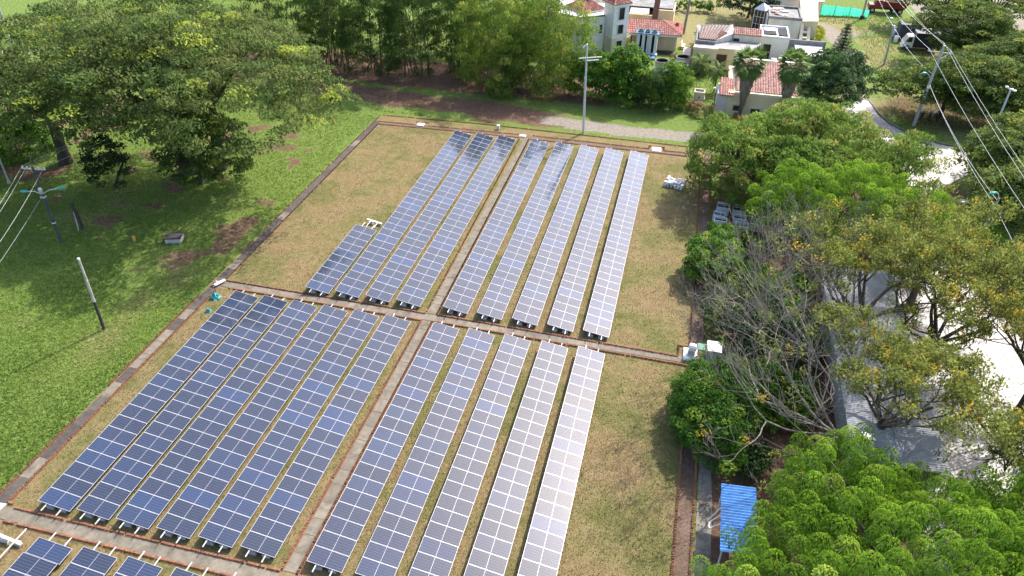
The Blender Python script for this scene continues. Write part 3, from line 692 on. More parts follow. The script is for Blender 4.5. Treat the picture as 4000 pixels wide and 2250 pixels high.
# cream house with sloping clay roof and white block
t = thing('cream_house', 'cream flat roofed house with a patch of old clay tiles and a strip of tiles', 'house', (37, 90, 0))
part('wall', t, MAT['cream'], lambda b: (b.slab((32.8, 86.3), (36.0, 97), 0, 3.0), b.slab((36.003, 87.0), (41.9, 97), 0, 3.0)))
part('ledge', t, MAT['cream2'], lambda b: (b.slab((32.7, 86.2), (36.1, 86.5), 2.72, 3.05), b.slab((36.103, 86.9), (41.88, 87.2), 2.72, 3.052)))
part('roof', t, MAT['flatroof'], lambda b: b.slab((32.95, 86.52), (41.88, 96.9), 3.003, 3.04))
part('parapet', t, MAT['darkgrey'], lambda b: (b.slab((32.9, 87.9), (35.6, 88.1), 3.04, 3.5), b.slab((32.9, 88.1), (33.1, 96), 3.04, 3.45)))
part('gable', t, MAT['offwhite'], lambda b: b.prism([(35.65, 88.4), (37.9, 90.6), (37.9, 95), (35.65, 95)], 3.04, [3.55, 4.05, 4.05, 3.6]))
tile_slope(t, (33.3, 88.6, 3.55), (35.7, 88.5, 3.6), (33.3, 94.2, 3.95), (37.6, 94.6, 4.05), MAT['tile_old'])
tile_slope(t, (35.75, 88.6, 3.62), (37.5, 91.2, 3.85), (35.75, 94.3, 4.02), (37.6, 94.5, 4.06), MAT['tile_old'])
part('upper_wall', t, MAT['cream2'], lambda b: b.slab((38.05, 90.5), (41.85, 94), 3.04, 4.0))
tile_slope(t, (38.0, 90.35, 4.02), (41.85, 90.4, 4.02), (38.0, 92.2, 4.5), (41.85, 92.2, 4.5), MAT['tile'])
part('drain_opening', t, MAT['opening'], lambda b: b.box((38.5, 90.48, 3.25), (.8, .1, .36)))
for x, wd in ((36.75, 1.5), (39.0, 1.2)):
    window_on(t, (x, 86.99, .3), (1, 0, 0), wd, 1.85, 'brownwin', 'cream')
window_on(t, (35.3, 86.29, .9), (1, 0, 0), .35, .7, 'opening', 'cream')
part('red_plinth', t, MAT['tile'], lambda b: b.slab((33.4, 85.6), (35.6, 86.1), 0, .7))
t = thing('white_annex', 'white annex with tall dark door and parapet roof beside the cream house', 'house', (44, 95.5, 0))
part('wall', t, MAT['white'], lambda b: b.slab((42.0, 93.5), (46.0, 99.2), 0, 2.95))
part('parapet', t, MAT['whitewash'], lambda b: (b.slab((42.0, 93.5), (46.0, 93.7), 2.953, 3.25), b.slab((42.0, 93.7), (42.2, 99.2), 2.953, 3.25), b.slab((45.8, 93.7), (46.0, 99.2), 2.953, 3.25), b.slab((42.2, 99.0), (45.8, 99.2), 2.953, 3.25)))
part('roof_panel', t, MAT['opening'], lambda b: (b.slab((42.5, 95.2), (44.3, 98.4), 2.953, 3.1), b.slab((44.6, 95.0), (45.7, 98.4), 2.953, 3.08)))
part('skylight', t, MAT['steel'], lambda b: (b.slab((42.55, 96.6), (44.2, 98.2), 3.102, 3.2)))
dd = part('door', t, MAT['window'], lambda b: b.slab((42.6, 93.42), (43.65, 93.49), .1, 2.1)); part('handle', dd, MAT['steel'], lambda b: b.box((43.5, 93.39, 1.0), (.05, .05, .25)))
t = thing('service_shed', 'low shed with blackened parapet wall and bright white roof right of the annex', 'shed', (48.5, 92, 0))
part('wall', t, MAT['darkgrey'], lambda b: b.slab((46.1, 94.6), (51.2, 94.9), 0, 2.75))
part('roof', t, MAT['white'], lambda b: b.hexa([(47.2, 90.6, 1.75), (50.6, 90.8, 1.75), (50.8, 94.5, 2.05), (46.9, 94.5, 2.05), (47.2, 90.6, 1.83), (50.6, 90.8, 1.83), (50.8, 94.5, 2.13), (46.9, 94.5, 2.13)]))
part('side_wall', t, MAT['offwhite'], lambda b: (b.slab((46.9, 90.9), (47.05, 94.4), 0, 1.74), b.slab((50.3, 90.9), (50.5, 94.4), 0, 1.74)))
for i, (x, y, z, sx_, mt, lb) in enumerate([(44.2, 91.2, .5, .8, 'yellow', 'yellow crate among the clutter by the annex door'), (43.2, 91.4, .35, .9, 'steelblue', 'blue grey bin by the annex door'), (45.4, 91.6, .55, 1.3, 'darkgrey', 'dark scrap bin between the annex and the white roof'), (47.6, 89.6, .6, 1.2, 'red', 'red box in front of the white shed roof'), (46.6, 89.2, .4, .9, 'rubble', 'rusty crate in front of the dark scrap bin')]):
    t = thing('storage_bin', lb, 'bin', (x, y, 0))
    part('body', t, MAT[mt], lambda b: b.hexa([(x - sx_ * .45, y - .35, 0), (x + sx_ * .45, y - .35, 0), (x + sx_ * .45, y + .35, 0), (x - sx_ * .45, y + .35, 0), (x - sx_ / 2, y - .4, z * 1.6), (x + sx_ / 2, y - .4, z * 1.6), (x + sx_ / 2, y + .4, z * 1.6), (x - sx_ / 2, y + .4, z * 1.6)]))
    part('lid', t, MAT['opening' if i % 2 else 'steel'], lambda b: b.box((x, y, z * 1.6 + .03), (sx_ * .9, .66, .05)))

# upper house with flat roof, tall cream wall and glass lantern tower
t = thing('upper_house', 'off white flat roofed house with debris on its roof and tall cream side wall', 'house', (47, 107, 0))
part('wall', t, MAT['offwhite'], lambda b: b.slab((43.6, 104.2), (48.4, 110.5), 0, 3.0))
part('roof', t, MAT['darkgrey'], lambda b: b.slab((43.8, 104.4), (48.2, 110.3), 3.003, 3.06))
part('parapet', t, MAT['darkgrey'], lambda b: (b.slab((43.5, 104.1), (48.5, 104.38), 2.9, 3.3), b.slab((48.22, 104.4), (48.5, 110.5), 2.9, 3.3), b.slab((43.5, 104.4), (43.78, 110.5), 2.9, 3.3), b.slab((43.8, 110.32), (48.2, 110.6), 2.9, 3.35)))
part('side_wall', t, MAT['cream'], lambda b: b.prism([(48.51, 105.2), (51.0, 105.4), (51.3, 113), (48.51, 113)], 0, [2.6, 2.75, 4.0, 4.0]))
part('buttress', t, MAT['cream2'], lambda b: (b.prism([(48.52, 103.0), (49.0, 103.0), (49.0, 105.19), (48.52, 105.19)], 0, [.2, .2, 2.3, 2.3]), b.prism([(49.6, 103.0), (50.1, 103.0), (50.1, 105.29), (49.6, 105.29)], 0, [.2, .2, 1.9, 1.9]), b.slab((49.003, 103.3), (49.597, 103.9), .5, .7), b.slab((49.003, 104.2), (49.597, 104.8), 1.1, 1.3)))
window_on(t, (46.05, 104.19, 1.5), (1, 0, 0), 1.0, .5, 'opening', 'cream2')
for i in range(14): part('roof_debris', t, rnd.choice([MAT['white'], MAT['tile_old'], MAT['darkgrey'], MAT['greysheet'], MAT['rubble']]), lambda b: b.box((rnd.uniform(44.2, 47.9), rnd.uniform(104.9, 109.8), 3.12 + .05 * rnd.random()), (rnd.uniform(.3, 1.2), rnd.uniform(.3, 1.1), rnd.uniform(.06, .16)), rnd.uniform(0, 3)))
t = thing('grey_hall', 'long pale hall roof beyond the upper house at the frame edge', 'hall', (48, 118, 0))
part('wall', t, MAT['offwhite'], lambda b: b.slab((43.5, 114.5), (52.2, 125), 0, 3.4)); part('roof', t, MAT['greysheet'], lambda b: b.slab((43.2, 114.2), (52.5, 125.2), 3.403, 3.6))
t = thing('glass_tower', 'small glass tower with pyramid metal roof beside the upper house', 'tower', (42.7, 108.6, 0))
c = Vector((42.7, 108.8, 0)); q4 = [c + Vector((1.25 * math.cos(R(a_)), 1.25 * math.sin(R(a_)), 0)) for a_ in (-75, 15, 105, 195)]
part('glazing', t, MAT['window'], lambda b: b.prism([tuple((c + (p - c) * .93)[:2]) for p in q4], 0, 3.1))
for p in q4: part('mullion', t, MAT['steel'], lambda b: b.bar(p, p + Vector((0, 0, 3.1)), .1, .1, up=(1, 0, 0)))
for i in range(4):
    p, q = q4[i], q4[(i + 1) % 4]
    for u_ in (.33, .66): part('mullion', t, MAT['steel'], lambda b: b.bar(p.lerp(q, u_), p.lerp(q, u_) + Vector((0, 0, 3.08)), .05, .05, up=(1, 0, 0)))
    for z in (.9, 2.0, 3.05): part('transom', t, MAT['steel'], lambda b: b.bar(p + Vector((0, 0, z)), q + Vector((0, 0, z)), .06, .06))
ap = c + Vector((0, 0, 4.05)); ee = [c + (p - c) * 1.15 + Vector((0, 0, 3.12)) for p in q4]
part('roof', t, MAT['steel'], lambda b: b.add(ee + [ap], [(0, 1, 4), (1, 2, 4), (2, 3, 4), (3, 0, 4), (3, 2, 1, 0)]))
part('side_panel', t, MAT['white'], lambda b: b.slab((43.35, 105.5), (43.48, 108.2), 0, 2.9))

# low cream building with red corrugated tile roof behind the fan palms
t = thing('palm_house', 'low cream building with pale red tile roof behind the two fan palms', 'house', (42, 74, 0))
part('wall', t, MAT['cream'], lambda b: b.slab((37.6, 70.2), (47.4, 80), 0, 2.9))
part('parapet', t, MAT['cream2'], lambda b: (b.slab((38.4, 70.1), (47.5, 70.45), 2.75, 3.05), b.slab((47.2, 70.46), (47.5, 80), 2.75, 3.0)))
tile_slope(t, (38.5, 70.5, 3.08), (45.6, 70.5, 3.08), (38.5, 79.6, 4.0), (45.6, 79.6, 4.0), MAT['tile_pale'], pitch=.3)
tile_slope(t, (36.6, 69.6, 2.7), (38.3, 69.6, 2.7), (36.6, 74.2, 3.25), (38.3, 74.2, 3.25), MAT['tile'], pitch=.28)
part('gable_end', t, MAT['pinkish'], lambda b: b.slab((36.4, 70.3), (37.58, 74), 0, 2.6))
part('rear_wall', t, MAT['whitewash'], lambda b: b.slab((38.4, 79.7), (45.7, 80.1), 2.9, 4.1))
for x, z, wd, h in ((39.05, .0, 1.4, 1.5), (41.1, .0, 1.25, 1.25), (43.7, .0, 1.0, 1.1)):
    part('recess', t, MAT['cream2'], lambda b: (b.box((x - wd / 2, 70.14, h / 2), (.1, .16, h)), b.box((x + wd / 2, 70.14, h / 2), (.1, .16, h)), b.box((x, 70.14, h + .05), (wd + .1, .16, .1))))
    part('window', t, MAT['brownwin'], lambda b: b.box((x, 70.17, h * .68), (wd * .8, .09, h * .4)))
part('vent', t, MAT['brownwin'], lambda b: b.box((45.35, 70.17, 2.05), (.38, .08, .28)))
for k in range(4): part('vine_stem', t, MAT['barkdark'], lambda b: b.tube([(45.9 + k * .35, 70.12, .2), (45.95 + k * .35 + rnd.uniform(-.1, .1), 70.1, 1.5), (46.0 + k * .33, 70.1, 2.9)], .03, 5))
t = thing('pump_box', 'small cream masonry box with a dark opening on the garden lawn', 'pump house', (34.3, 72.2, 0))
part('wall', t, MAT['cream'], lambda b: b.slab((33.65, 71.8), (34.95, 73.1), 0, 1.85))
part('band', t, MAT['cream2'], lambda b: b.slab((33.6, 71.75), (35.0, 73.15), 1.05, 1.15))
part('opening', t, MAT['opening'], lambda b: b.slab((33.8, 71.95), (34.8, 72.95), 1.853, 1.87)); part('rim', t, MAT['cream2'], lambda b: (b.slab((33.65, 71.8), (34.95, 71.94), 1.853, 1.95), b.slab((33.65, 72.96), (34.95, 73.1), 1.853, 1.95)))
part('pipe_outlet', t, MAT['opening'], lambda b: b.box((34.3, 71.77, 1.3), (.16, .1, .16)))
t = thing('garden_lamp', 'thin garden lamp with white mushroom shade on the lawn', 'lamp', (36.1, 73.4, 0))
part('pole', t, MAT['steel'], lambda b: b.tube([(36.1, 73.4, 0), (36.1, 73.4, 2.1)], .035)); part('lamp_shade', t, MAT['white'], lambda b: b.lathe((36.1, 73.4, 2.05), [(.28, 0), (.2, .12), (.05, .18), (.01, .19)], 12))

# sheds under the trees on the right
t = thing('grey_shed', 'long shed roofed with corrugated grey sheets under the yellowing tree', 'shed', (47.6, 22, 0))
zL, zR = 2.75, 3.1
k = 0
y = 12.6
while y < 31.6:
    for (xa, xb, za, zb) in ((45.1, 47.7, zL, (zL + zR) / 2), (47.62, 50.2, (zL + zR) / 2 + .03, zR + .03)):
        bb = MB(); nr = 22
        vs = []
        for i in range(nr + 1):
            yy = y + 1.96 * i / nr; off = .03 if i % 2 else -.03
            vs += [(xa, yy, za + off), (xb, yy, zb + off)]
        bb.add(vs, [(2 * i, 2 * i + 1, 2 * i + 3, 2 * i + 2) for i in range(nr)])
        bb.build('roof_sheet', MAT['greysheet'], t)
    y += 1.9
part('wall', t, MAT['block'], lambda b: (b.slab((45.4, 13), (45.6, 31.2), 0, 2.6), b.slab((49.7, 13), (49.9, 31.2), 0, 2.95)))
for yy in (13, 19, 25, 31): part('rafter', t, MAT['barkdark'], lambda b: b.bar((45.2, yy, zL - .12), (50.1, yy, zR - .12), .08, .12))
t = thing('shed_vent', 'white box vent standing at the near corner of the grey shed roof', 'vent', (46.0, 14.4, 2.8))
part('housing', t, MAT['white'], lambda b: b.box((46.0, 14.4, 3.05), (.7, .6, .45))); part('opening', t, MAT['opening'], lambda b: b.box((45.98, 14.09, 3.1), (.45, .03, .3)))
t = thing('blue_shed', 'small shed with bright blue corrugated roof beside the concrete strip', 'shed', (38.7, 7.6, 0))
for k in range(3):
    bb = MB(); nr = 16; vs = []; ya = 5.0 + k * 1.50
    for i in range(nr + 1):
        yy = ya + 1.56 * i / nr; off = .025 if i % 2 else -.025
        vs += [(37.76, yy, 2.2 + off + .004 * k), (39.66, yy + .08, 2.3 + off + .004 * k)]
    bb.add(vs, [(2 * i, 2 * i + 1, 2 * i + 3, 2 * i + 2) for i in range(nr)]); bb.build('roof_sheet', MAT['bluepaint'], t)
for x, y in ((37.9, 5.2), (37.9, 9.3), (39.5, 5.3), (39.5, 9.4)): part('post', t, MAT['steel'], lambda b: b.tube([(x, y, 0), (x, y, 2.18)], .05))
part('beam', t, MAT['steel'], lambda b: (b.bar((37.9, 5.1, 2.1), (37.9, 9.4, 2.1), .06, .08), b.bar((39.5, 5.1, 2.2), (39.5, 9.5, 2.2), .06, .08)))
part('side_bracket', t, MAT['white'], lambda b: (b.bar((37.3, 7.4, 1.3), (37.85, 7.6, 1.9), .05, .05), b.bar((37.3, 7.0, 1.3), (37.85, 7.0, 1.9), .05, .05), b.bar((37.3, 7.0, 1.3), (37.3, 7.4, 1.3), .05, .05), b.bar((37.35, 8.0, .8), (37.85, 8.1, 1.9), .05, .05)))

# ------------------------------------------------------------------ vehicles
def wheel(t, x, y, r_, ax='y', w_=.24):
    b = MB(); N = 16
    def ring(rr, off): return [(x + (off if ax == 'x' else rr * math.cos(2 * math.pi * k / N)), y + (off if ax == 'y' else rr * math.cos(2 * math.pi * k / N)), r_ + rr * math.sin(2 * math.pi * k / N)) for k in range(N)]
    a_, c_ = ring(r_, -w_ / 2), ring(r_, w_ / 2)
    b.add(a_ + c_, [(k, (k + 1) % N, N + (k + 1) % N, N + k) for k in range(N)] + [tuple(range(N)), tuple(range(2 * N - 1, N - 1, -1))])
    o = b.build('wheel', MAT['black'], t)
    b = MB(); a_, c_ = ring(r_ * .55, -w_ / 2 - .02), ring(r_ * .55, w_ / 2 + .02)
    b.add(a_ + c_, [(k, (k + 1) % N, N + (k + 1) % N, N + k) for k in range(N)] + [tuple(range(N)), tuple(range(2 * N - 1, N - 1, -1))]); b.build('rim', MAT['steel'], o)
t = thing('box_truck', 'white cab truck with dark box body parked under the spreading tree', 'truck', (65, 104.5, 0))
x0, y0, y1 = 63.6, 103.6, 105.4
part('cab', t, MAT['white'], lambda b: (b.add([(x0, y0, .45), (x0 + 1.35, y0, .45), (x0 + 1.35, y1, .45), (x0, y1, .45), (x0 + .05, y0, 1.15), (x0 + 1.35, y0, 1.15), (x0 + 1.35, y1, 1.15), (x0 + .05, y1, 1.15), (x0 + .5, y0 + .1, 2.05), (x0 + 1.33, y0 + .1, 2.1), (x0 + 1.33, y1 - .1, 2.1), (x0 + .5, y1 - .1, 2.05)],
     [(0, 3, 2, 1), (0, 1, 5, 4), (1, 2, 6, 5), (2, 3, 7, 6), (3, 0, 4, 7), (4, 5, 9, 8), (5, 6, 10, 9), (6, 7, 11, 10), (7, 4, 8, 11), (8, 9, 10, 11)])))
part('windscreen', t, MAT['window'], lambda b: b.add([(x0 + .06, y0 + .15, 1.22), (x0 + .06, y1 - .15, 1.22), (x0 + .42, y1 - .22, 1.92), (x0 + .42, y0 + .22, 1.92)], [(0, 1, 2, 3)]))
part('side_window', t, MAT['window'], lambda b: b.add([(x0 + .35, y0 - .005 + .01, 1.22), (x0 + 1.1, y0 + .005, 1.22), (x0 + 1.1, y0 + .075, 1.9), (x0 + .6, y0 + .07, 1.9)], [(0, 1, 2, 3)]))
for y in (y0 + .25, y1 - .25): part('headlight', t, MAT['steel'], lambda b: b.box((x0 - .01, y, .75), (.06, .3, .2)))
part('bumper', t, MAT['white'], lambda b: b.box((x0 - .06, (y0 + y1) / 2, .45), (.12, 1.7, .22)))
part('mirror', t, MAT['black'], lambda b: b.box((x0 + .3, y0 - .15, 1.55), (.08, .12, .3)))
part('cargo_box', t, MAT['navy'], lambda b: b.box((66.8, 104.5, 1.65), (3.5, 1.95, 2.0)))
part('chassis', t, MAT['black'], lambda b: b.box((66.2, 104.5, .5), (4.4, .9, .2)))
for x in (64.25, 67.4):
    for y in (y0 + .08, y1 - .08): wheel(t, x, y, .38)
t = thing('dark_container', 'dark navy container with framed side window behind the white cab', 'container', (65.5, 109.5, 0))
part('body', t, MAT['navy'], lambda b: b.box((65.7, 109.4, 1.3), (4.0, 2.2, 2.4)))
part('window_frame', t, MAT['steel'], lambda b: (b.bar((65.2, 108.27, .9), (66.5, 108.27, .9), .05, .05), b.bar((65.2, 108.27, 2.1), (66.5, 108.27, 2.1), .05, .05), b.bar((65.2, 108.27, .9), (65.2, 108.27, 2.1), .05, .05, up=(1, 0, 0)), b.bar((66.5, 108.27, .9), (66.5, 108.27, 2.1), .05, .05, up=(1, 0, 0))))
part('skid', t, MAT['black'], lambda b: b.box((65.7, 109.4, .05), (3.8, 2.0, .1)))
for k, (x, y, lb) in enumerate([(63.4, 110.4, 'white drum at the rear corner of the dark container'), (63.3, 107.4, 'white drum at the front corner of the dark container')]):
    t = thing('white_drum', lb, 'drum', (x, y, 0))
    part('shell', t, MAT['white'], lambda b: b.lathe((x, y, 0), [(.3, 0), (.32, .05), (.31, .45), (.33, .5), (.31, .55), (.32, .95), (.01, .97)], 14), True)
    part('band', t, MAT['steel'], lambda b: b.lathe((x, y, .48), [(.335, 0), (.345, .03), (.335, .06)], 14))
t = thing('white_tank', 'white horizontal tank on cradle between the truck and the container', 'tank', (67, 107, 0))
part('shell', t, MAT['white'], lambda b: b.tube([(66.3, 107.0, 2.2), (66.4, 107.0, 2.2), (67.7, 107.0, 2.2), (67.8, 107.0, 2.2)], [.2, .36, .36, .2], 12)); 
for x in (66.6, 67.5): part('cradle', t, MAT['black'], lambda b: b.box((x, 107.0, .95), (.12, .6, 1.85)))
t = thing('pallet_stack', 'stack of pale crates behind the dark container', 'crates', (65.5, 112.5, 0))
for k in range(6): part('crate', t, MAT['pinkish' if k % 2 else 'offwhite'], lambda b: b.box((63.9 + k * .62, 112.3, .5 + .15 * (k % 2)), (.5, .9, 1.0 + .3 * (k % 2))))
t = thing('dump_truck', 'old red dump truck parked behind the green netting', 'truck', (64.6, 125, 0))
part('cab', t, MAT['red'], lambda b: (b.hexa([(61.4, 124.0, .7), (63.4, 124.0, .7), (63.4, 125.9, .7), (61.4, 125.9, .7), (61.5, 124.05, 1.35), (63.4, 124.05, 1.35), (63.4, 125.85, 1.35), (61.5, 125.85, 1.35)]), b.hexa([(62.3, 124.1, 1.353), (63.4, 124.1, 1.353), (63.4, 125.8, 1.353), (62.3, 125.8, 1.353), (62.5, 124.2, 2.1), (63.35, 124.2, 2.1), (63.35, 125.7, 2.1), (62.5, 125.7, 2.1)])))
part('windscreen', t, MAT['window'], lambda b: b.add([(62.28, 124.25, 1.45), (62.28, 125.65, 1.45), (62.46, 125.6, 2.0), (62.46, 124.3, 2.0)], [(0, 1, 2, 3)]))
part('dump_body', t, MAT['red'], lambda b: b.hexa([(63.8, 123.9, .9), (67.3, 123.9, .9), (67.3, 126, .9), (63.8, 126, .9), (63.5, 123.7, 2.1), (67.6, 123.7, 2.0), (67.6, 126.2, 2.0), (63.5, 126.2, 2.1)]))
part('load', t, MAT['opening'], lambda b: b.slab((63.7, 123.9), (67.4, 126), 2.103, 2.13))
for k in range(6): part('side_rib', t, MAT['red'], lambda b: b.box((63.95 + k * .65, 123.74, 1.5), (.1, .12, 1.1)))
part('chassis', t, MAT['black'], lambda b: b.box((64.4, 125, .65), (5.6, 1.0, .2)))
for x in (62.1, 65.6, 66.6):
    for y in (124.1, 125.8): wheel(t, x, y, .45)
t = thing('netting_fence', 'turquoise construction netting strung on posts before the red truck', 'fence', (57, 120.2, 0))
NP = [(53.1, 119.7, 1.8), (55.4, 120.1, 1.65), (57.9, 120.4, 1.5), (61.0, 120.3, 1.3)]
for (xa, ya, ha), (xb, yb, hb) in zip(NP[:-1], NP[1:]):
    bb = MB(); K = 10; vs = []
    for i in range(K + 1):
        u_ = i / K; x = xa + (xb - xa) * u_; y = ya + (yb - ya) * u_ + .06 * math.sin(u_ * 9); h = ha + (hb - ha) * u_ - .12 * math.sin(math.pi * u_)
        vs += [(x, y, .02), (x, y + .05, h * .5), (x, y - .02, h)]
    bb.add(vs, [f for i in range(K) for f in ((3 * i, 3 * i + 3, 3 * i + 4, 3 * i + 1), (3 * i + 1, 3 * i + 4, 3 * i + 5, 3 * i + 2))]); bb.build('net_panel', MAT['net'], t)
for x, y, h in NP: part('post', t, MAT['bark'], lambda b: b.tube([(x, y + .08, 0), (x, y + .08, h + .1)], .05))

# ------------------------------------------------------------------ poles, lamps, wires
def lamp_arm(t, base, out, mat='lampteal', L_=None):
    base = Vector(base); out = Vector(out); d = out - base
    part('arm', t, MAT['steel'], lambda b: b.tube([base, base + d * .5 + Vector((0, 0, .15)), out], .04, 6))
    e = d.copy(); e.z = 0; e.normalize(); tip = out + e * .7 + Vector((0, 0, -.05)); s = Vector((-e.y, e.x, 0))
    part('lamp_head', t, MAT[mat], lambda b: b.tube([out - e * .05, out + e * .15, out + e * .45, tip], [.05, .11, .13, .04], 8))
t = thing('lamp_post', 'tall slim grey lamp post standing at the far edge of the field', 'lamp post', (21.7, 60.1, 0))
part('pole', t, MAT['steel'], lambda b: b.tube([(21.7, 60.1, 0), (21.55, 60.1, 5), (21.42, 60.1, 10.3)], [.15, .125, .085], 10))
part('lamp_head', t, MAT['white'], lambda b: b.bar((21.45, 60.05, 10.35), (21.0, 60.05, 9.95), .16, .1))
part('crossarm', t, MAT['white'], lambda b: (b.bar((20.6, 60.2, 8.65), (23.1, 60.2, 9.05), .09, .09), b.bar((21.3, 60.2, 8.45), (22.8, 60.2, 8.7), .09, .09)))
part('junction_box', t, MAT['steel'], lambda b: b.box((21.45, 60.02, 6.6), (.16, .16, .25)))
t = thing('utility_pole', 'dark utility pole with crossarm, transformer and two teal lamps on the lawn', 'utility pole', (-19.3, 24.5, 0))
part('pole', t, MAT['poledark'], lambda b: b.tube([(-19.3, 24.5, 0), (-19.4, 24.6, 3.8), (-19.5, 24.75, 7.25)], [.14, .115, .09], 10))
part('crossarm', t, MAT['steel'], lambda b: b.bar((-20.6, 24.7, 7.0), (-18.5, 25.0, 7.0), .09, .09))
for x in (-20.5, -20.1, -19.1, -18.6): part('insulator', t, MAT['white'], lambda b: b.lathe((x, 24.72 + (x + 20.6) * .14, 7.05), [(.05, 0), (.07, .05), (.04, .08), (.07, .12), (.01, .18)], 8))
part('brace', t, MAT['poledark'], lambda b: (b.bar((-19.48, 24.7, 6.4), (-20.1, 24.73, 6.95), .05, .05), b.bar((-19.48, 24.7, 6.4), (-18.9, 24.9, 6.95), .05, .05)))
part('transformer', t, MAT['steel'], lambda b: b.lathe((-19.15, 24.35, 4.95), [(.01, 0), (.15, .02), (.16, .5), (.1, .58), (.01, .6)], 12), True)
part('bracket', t, MAT['steel'], lambda b: b.box((-19.4, 24.6, 4.5), (.4, .34, .1)))
part('band', t, MAT['white'], lambda b: b.lathe((-19.35, 24.56, 1.95), [(.175, 0), (.175, .1)], 10))
lamp_arm(t, (-19.45, 24.6, 4.75), (-20.6, 24.4, 4.95)); lamp_arm(t, (-19.4, 24.6, 4.75), (-18.5, 25.4, 5.0))
t = thing('leaning_post', 'leaning weathered post, pale above and dark below, alone on the lawn', 'post', (-7.5, 14.9, 0))
part('upper_post', t, MAT['polewood'], lambda b: b.tube([(-7.44, 14.9, 2.6), (-7.38, 14.9, 4.6), (-7.33, 14.9, 6.35)], [.105, .095, .075], 8))
part('lower_post', t, MAT['barkdark'], lambda b: b.tube([(-7.5, 14.9, 0), (-7.44, 14.9, 2.6)], [.12, .107], 8)); part('cap', t, MAT['white'], lambda b: b.tube([(-7.33, 14.9, 6.35), (-7.33, 14.9, 6.45)], [.1, .09], 8))
t = thing('short_post', 'short dark stub post beside the utility pole on the lawn', 'post', (-19.0, 27.0, 0))
part('post', t, MAT['barkdark'], lambda b: b.tube([(-19.0, 26.9, 0), (-19.1, 26.9, 1.4), (-19.25, 26.9, 2.6)], [.13, .14, .13], 8)); part('stay', t, MAT['polewood'], lambda b: b.tube([(-19.25, 26.6, 0), (-19.25, 26.85, 1.9)], [.06, .05], 6))
t = thing('grey_pole', 'slim pale pole at the left edge beside the green bush', 'pole', (-32.1, 32.5, 0))
part('pole', t, MAT['polec'], lambda b: b.tube([(-32.1, 32.5, 0), (-31.9, 32.5, 6)], [.1, .07], 8)); part('base', t, MAT['polec'], lambda b: b.lathe((-32.1, 32.5, 0), [(.17, 0), (.15, .3), (.1, .32)], 8))
t = thing('tall_pole', 'tall pale concrete pole in the far meadow at the top left corner', 'pole', (-61.5, 65.5, 0))
part('pole', t, MAT['polec'], lambda b: b.tube([(-61.5, 65.5, 0), (-61.0, 65.5, 9)], [.2, .13], 8)); part('base', t, MAT['polec'], lambda b: b.lathe((-61.5, 65.5, 0), [(.3, 0), (.26, .4), (.19, .42)], 8))
t = thing('power_pole', 'grey concrete power pole with crossarm and teal lamp above the road', 'utility pole', (59.8, 72.8, 0))
part('pole', t, MAT['polec'], lambda b: b.tube([(59.8, 72.8, 0), (59.95, 72.8, 5), (60.1, 72.8, 9.7)], [.2, .16, .12], 10))
part('crossarm', t, MAT['polec'], lambda b: b.bar((58.7, 73.2, 8.85), (61.2, 72.9, 8.85), .1, .1))
part('brace', t, MAT['steel'], lambda b: b.bar((60.05, 72.8, 8.1), (60.9, 72.85, 8.8), .05, .05))
for x, z in ((58.8, 8.9), (61.1, 8.9), (60.1, 9.7)): part('insulator', t, MAT['white'], lambda b: b.lathe((x, 73.1, z), [(.06, 0), (.08, .06), (.05, .1), (.08, .15), (.01, .22)], 8))
part('junction_box', t, MAT['white'], lambda b: b.box((59.95, 72.62, 4.95), (.35, .2, .3)))
lamp_arm(t, (59.95, 72.75, 5.7), (59.15, 72.4, 6.6))
t = thing('flood_light_pole', 'slim steel pole with a T bar of white floodlights at the right', 'lamp post', (67.6, 70.5, 0))
part('pole', t, MAT['steel'], lambda b: b.tube([(67.6, 70.5, 0), (67.62, 70.5, 6.15)], [.15, .1], 10)); part('bar', t, MAT['white'], lambda b: b.bar((66.95, 70.4, 6.5), (68.2, 70.6, 6.0), .12, .1))
for u_ in (.1, .6, .9): part('floodlight', t, MAT['white'], lambda b: b.box(tuple(Vector((66.95, 70.3, 6.55)).lerp(Vector((68.2, 70.5, 6.05)), u_)), (.3, .22, .14)))
t = thing('road_lamp_pole', 'grey concrete pole with teal lamp beside the dirt road', 'lamp post', (59.85, 95.5, 0))
part('pole', t, MAT['polec'], lambda b: b.tube([(59.85, 95.5, 0), (59.63, 95.5, 5.5)], [.17, .11], 10)); part('cap', t, MAT['white'], lambda b: b.box((59.63, 95.5, 5.5), (.3, .25, .12))); lamp_arm(t, (59.63, 95.45, 5.4), (59.2, 95.3, 6.55))
t = thing('far_pole', 'pale pole standing before the turquoise netting', 'utility pole', (59.9, 119.5, 0))
part('pole', t, MAT['polec'], lambda b: b.tube([(59.9, 119.5, 0), (59.7, 119.5, 8.5)], [.2, .13], 10)); part('crossarm', t, MAT['polec'], lambda b: b.bar((58.5, 119.5, 8.2), (60.9, 119.5, 8.2), .1, .1))
part('base', t, MAT['black'], lambda b: b.lathe((59.9, 119.5, 0), [(.4, 0), (.35, .5), (.2, .55)], 8))
t = thing('yard_lamp_pole', 'slim leaning lamp pole with teal head before the dark tree', 'lamp post', (59.3, 43.1, 0))
part('pole', t, MAT['polec'], lambda b: b.tube([(59.3, 43.1, 0), (59.35, 43.1, 3), (59.5, 43.1, 5.9)], [.15, .12, .09], 10)); part('base', t, MAT['polec'], lambda b: b.lathe((59.3, 43.1, 0), [(.24, 0), (.2, .3), (.14, .32)], 8)); lamp_arm(t, (59.5, 43.05, 5.8), (59.0, 42.8, 6.5))
t = thing('mossy_trunk', 'thin mossy pole like trunk rising from the dry lawn behind the cottage', 'pole', (30.9, 102.3, 0))
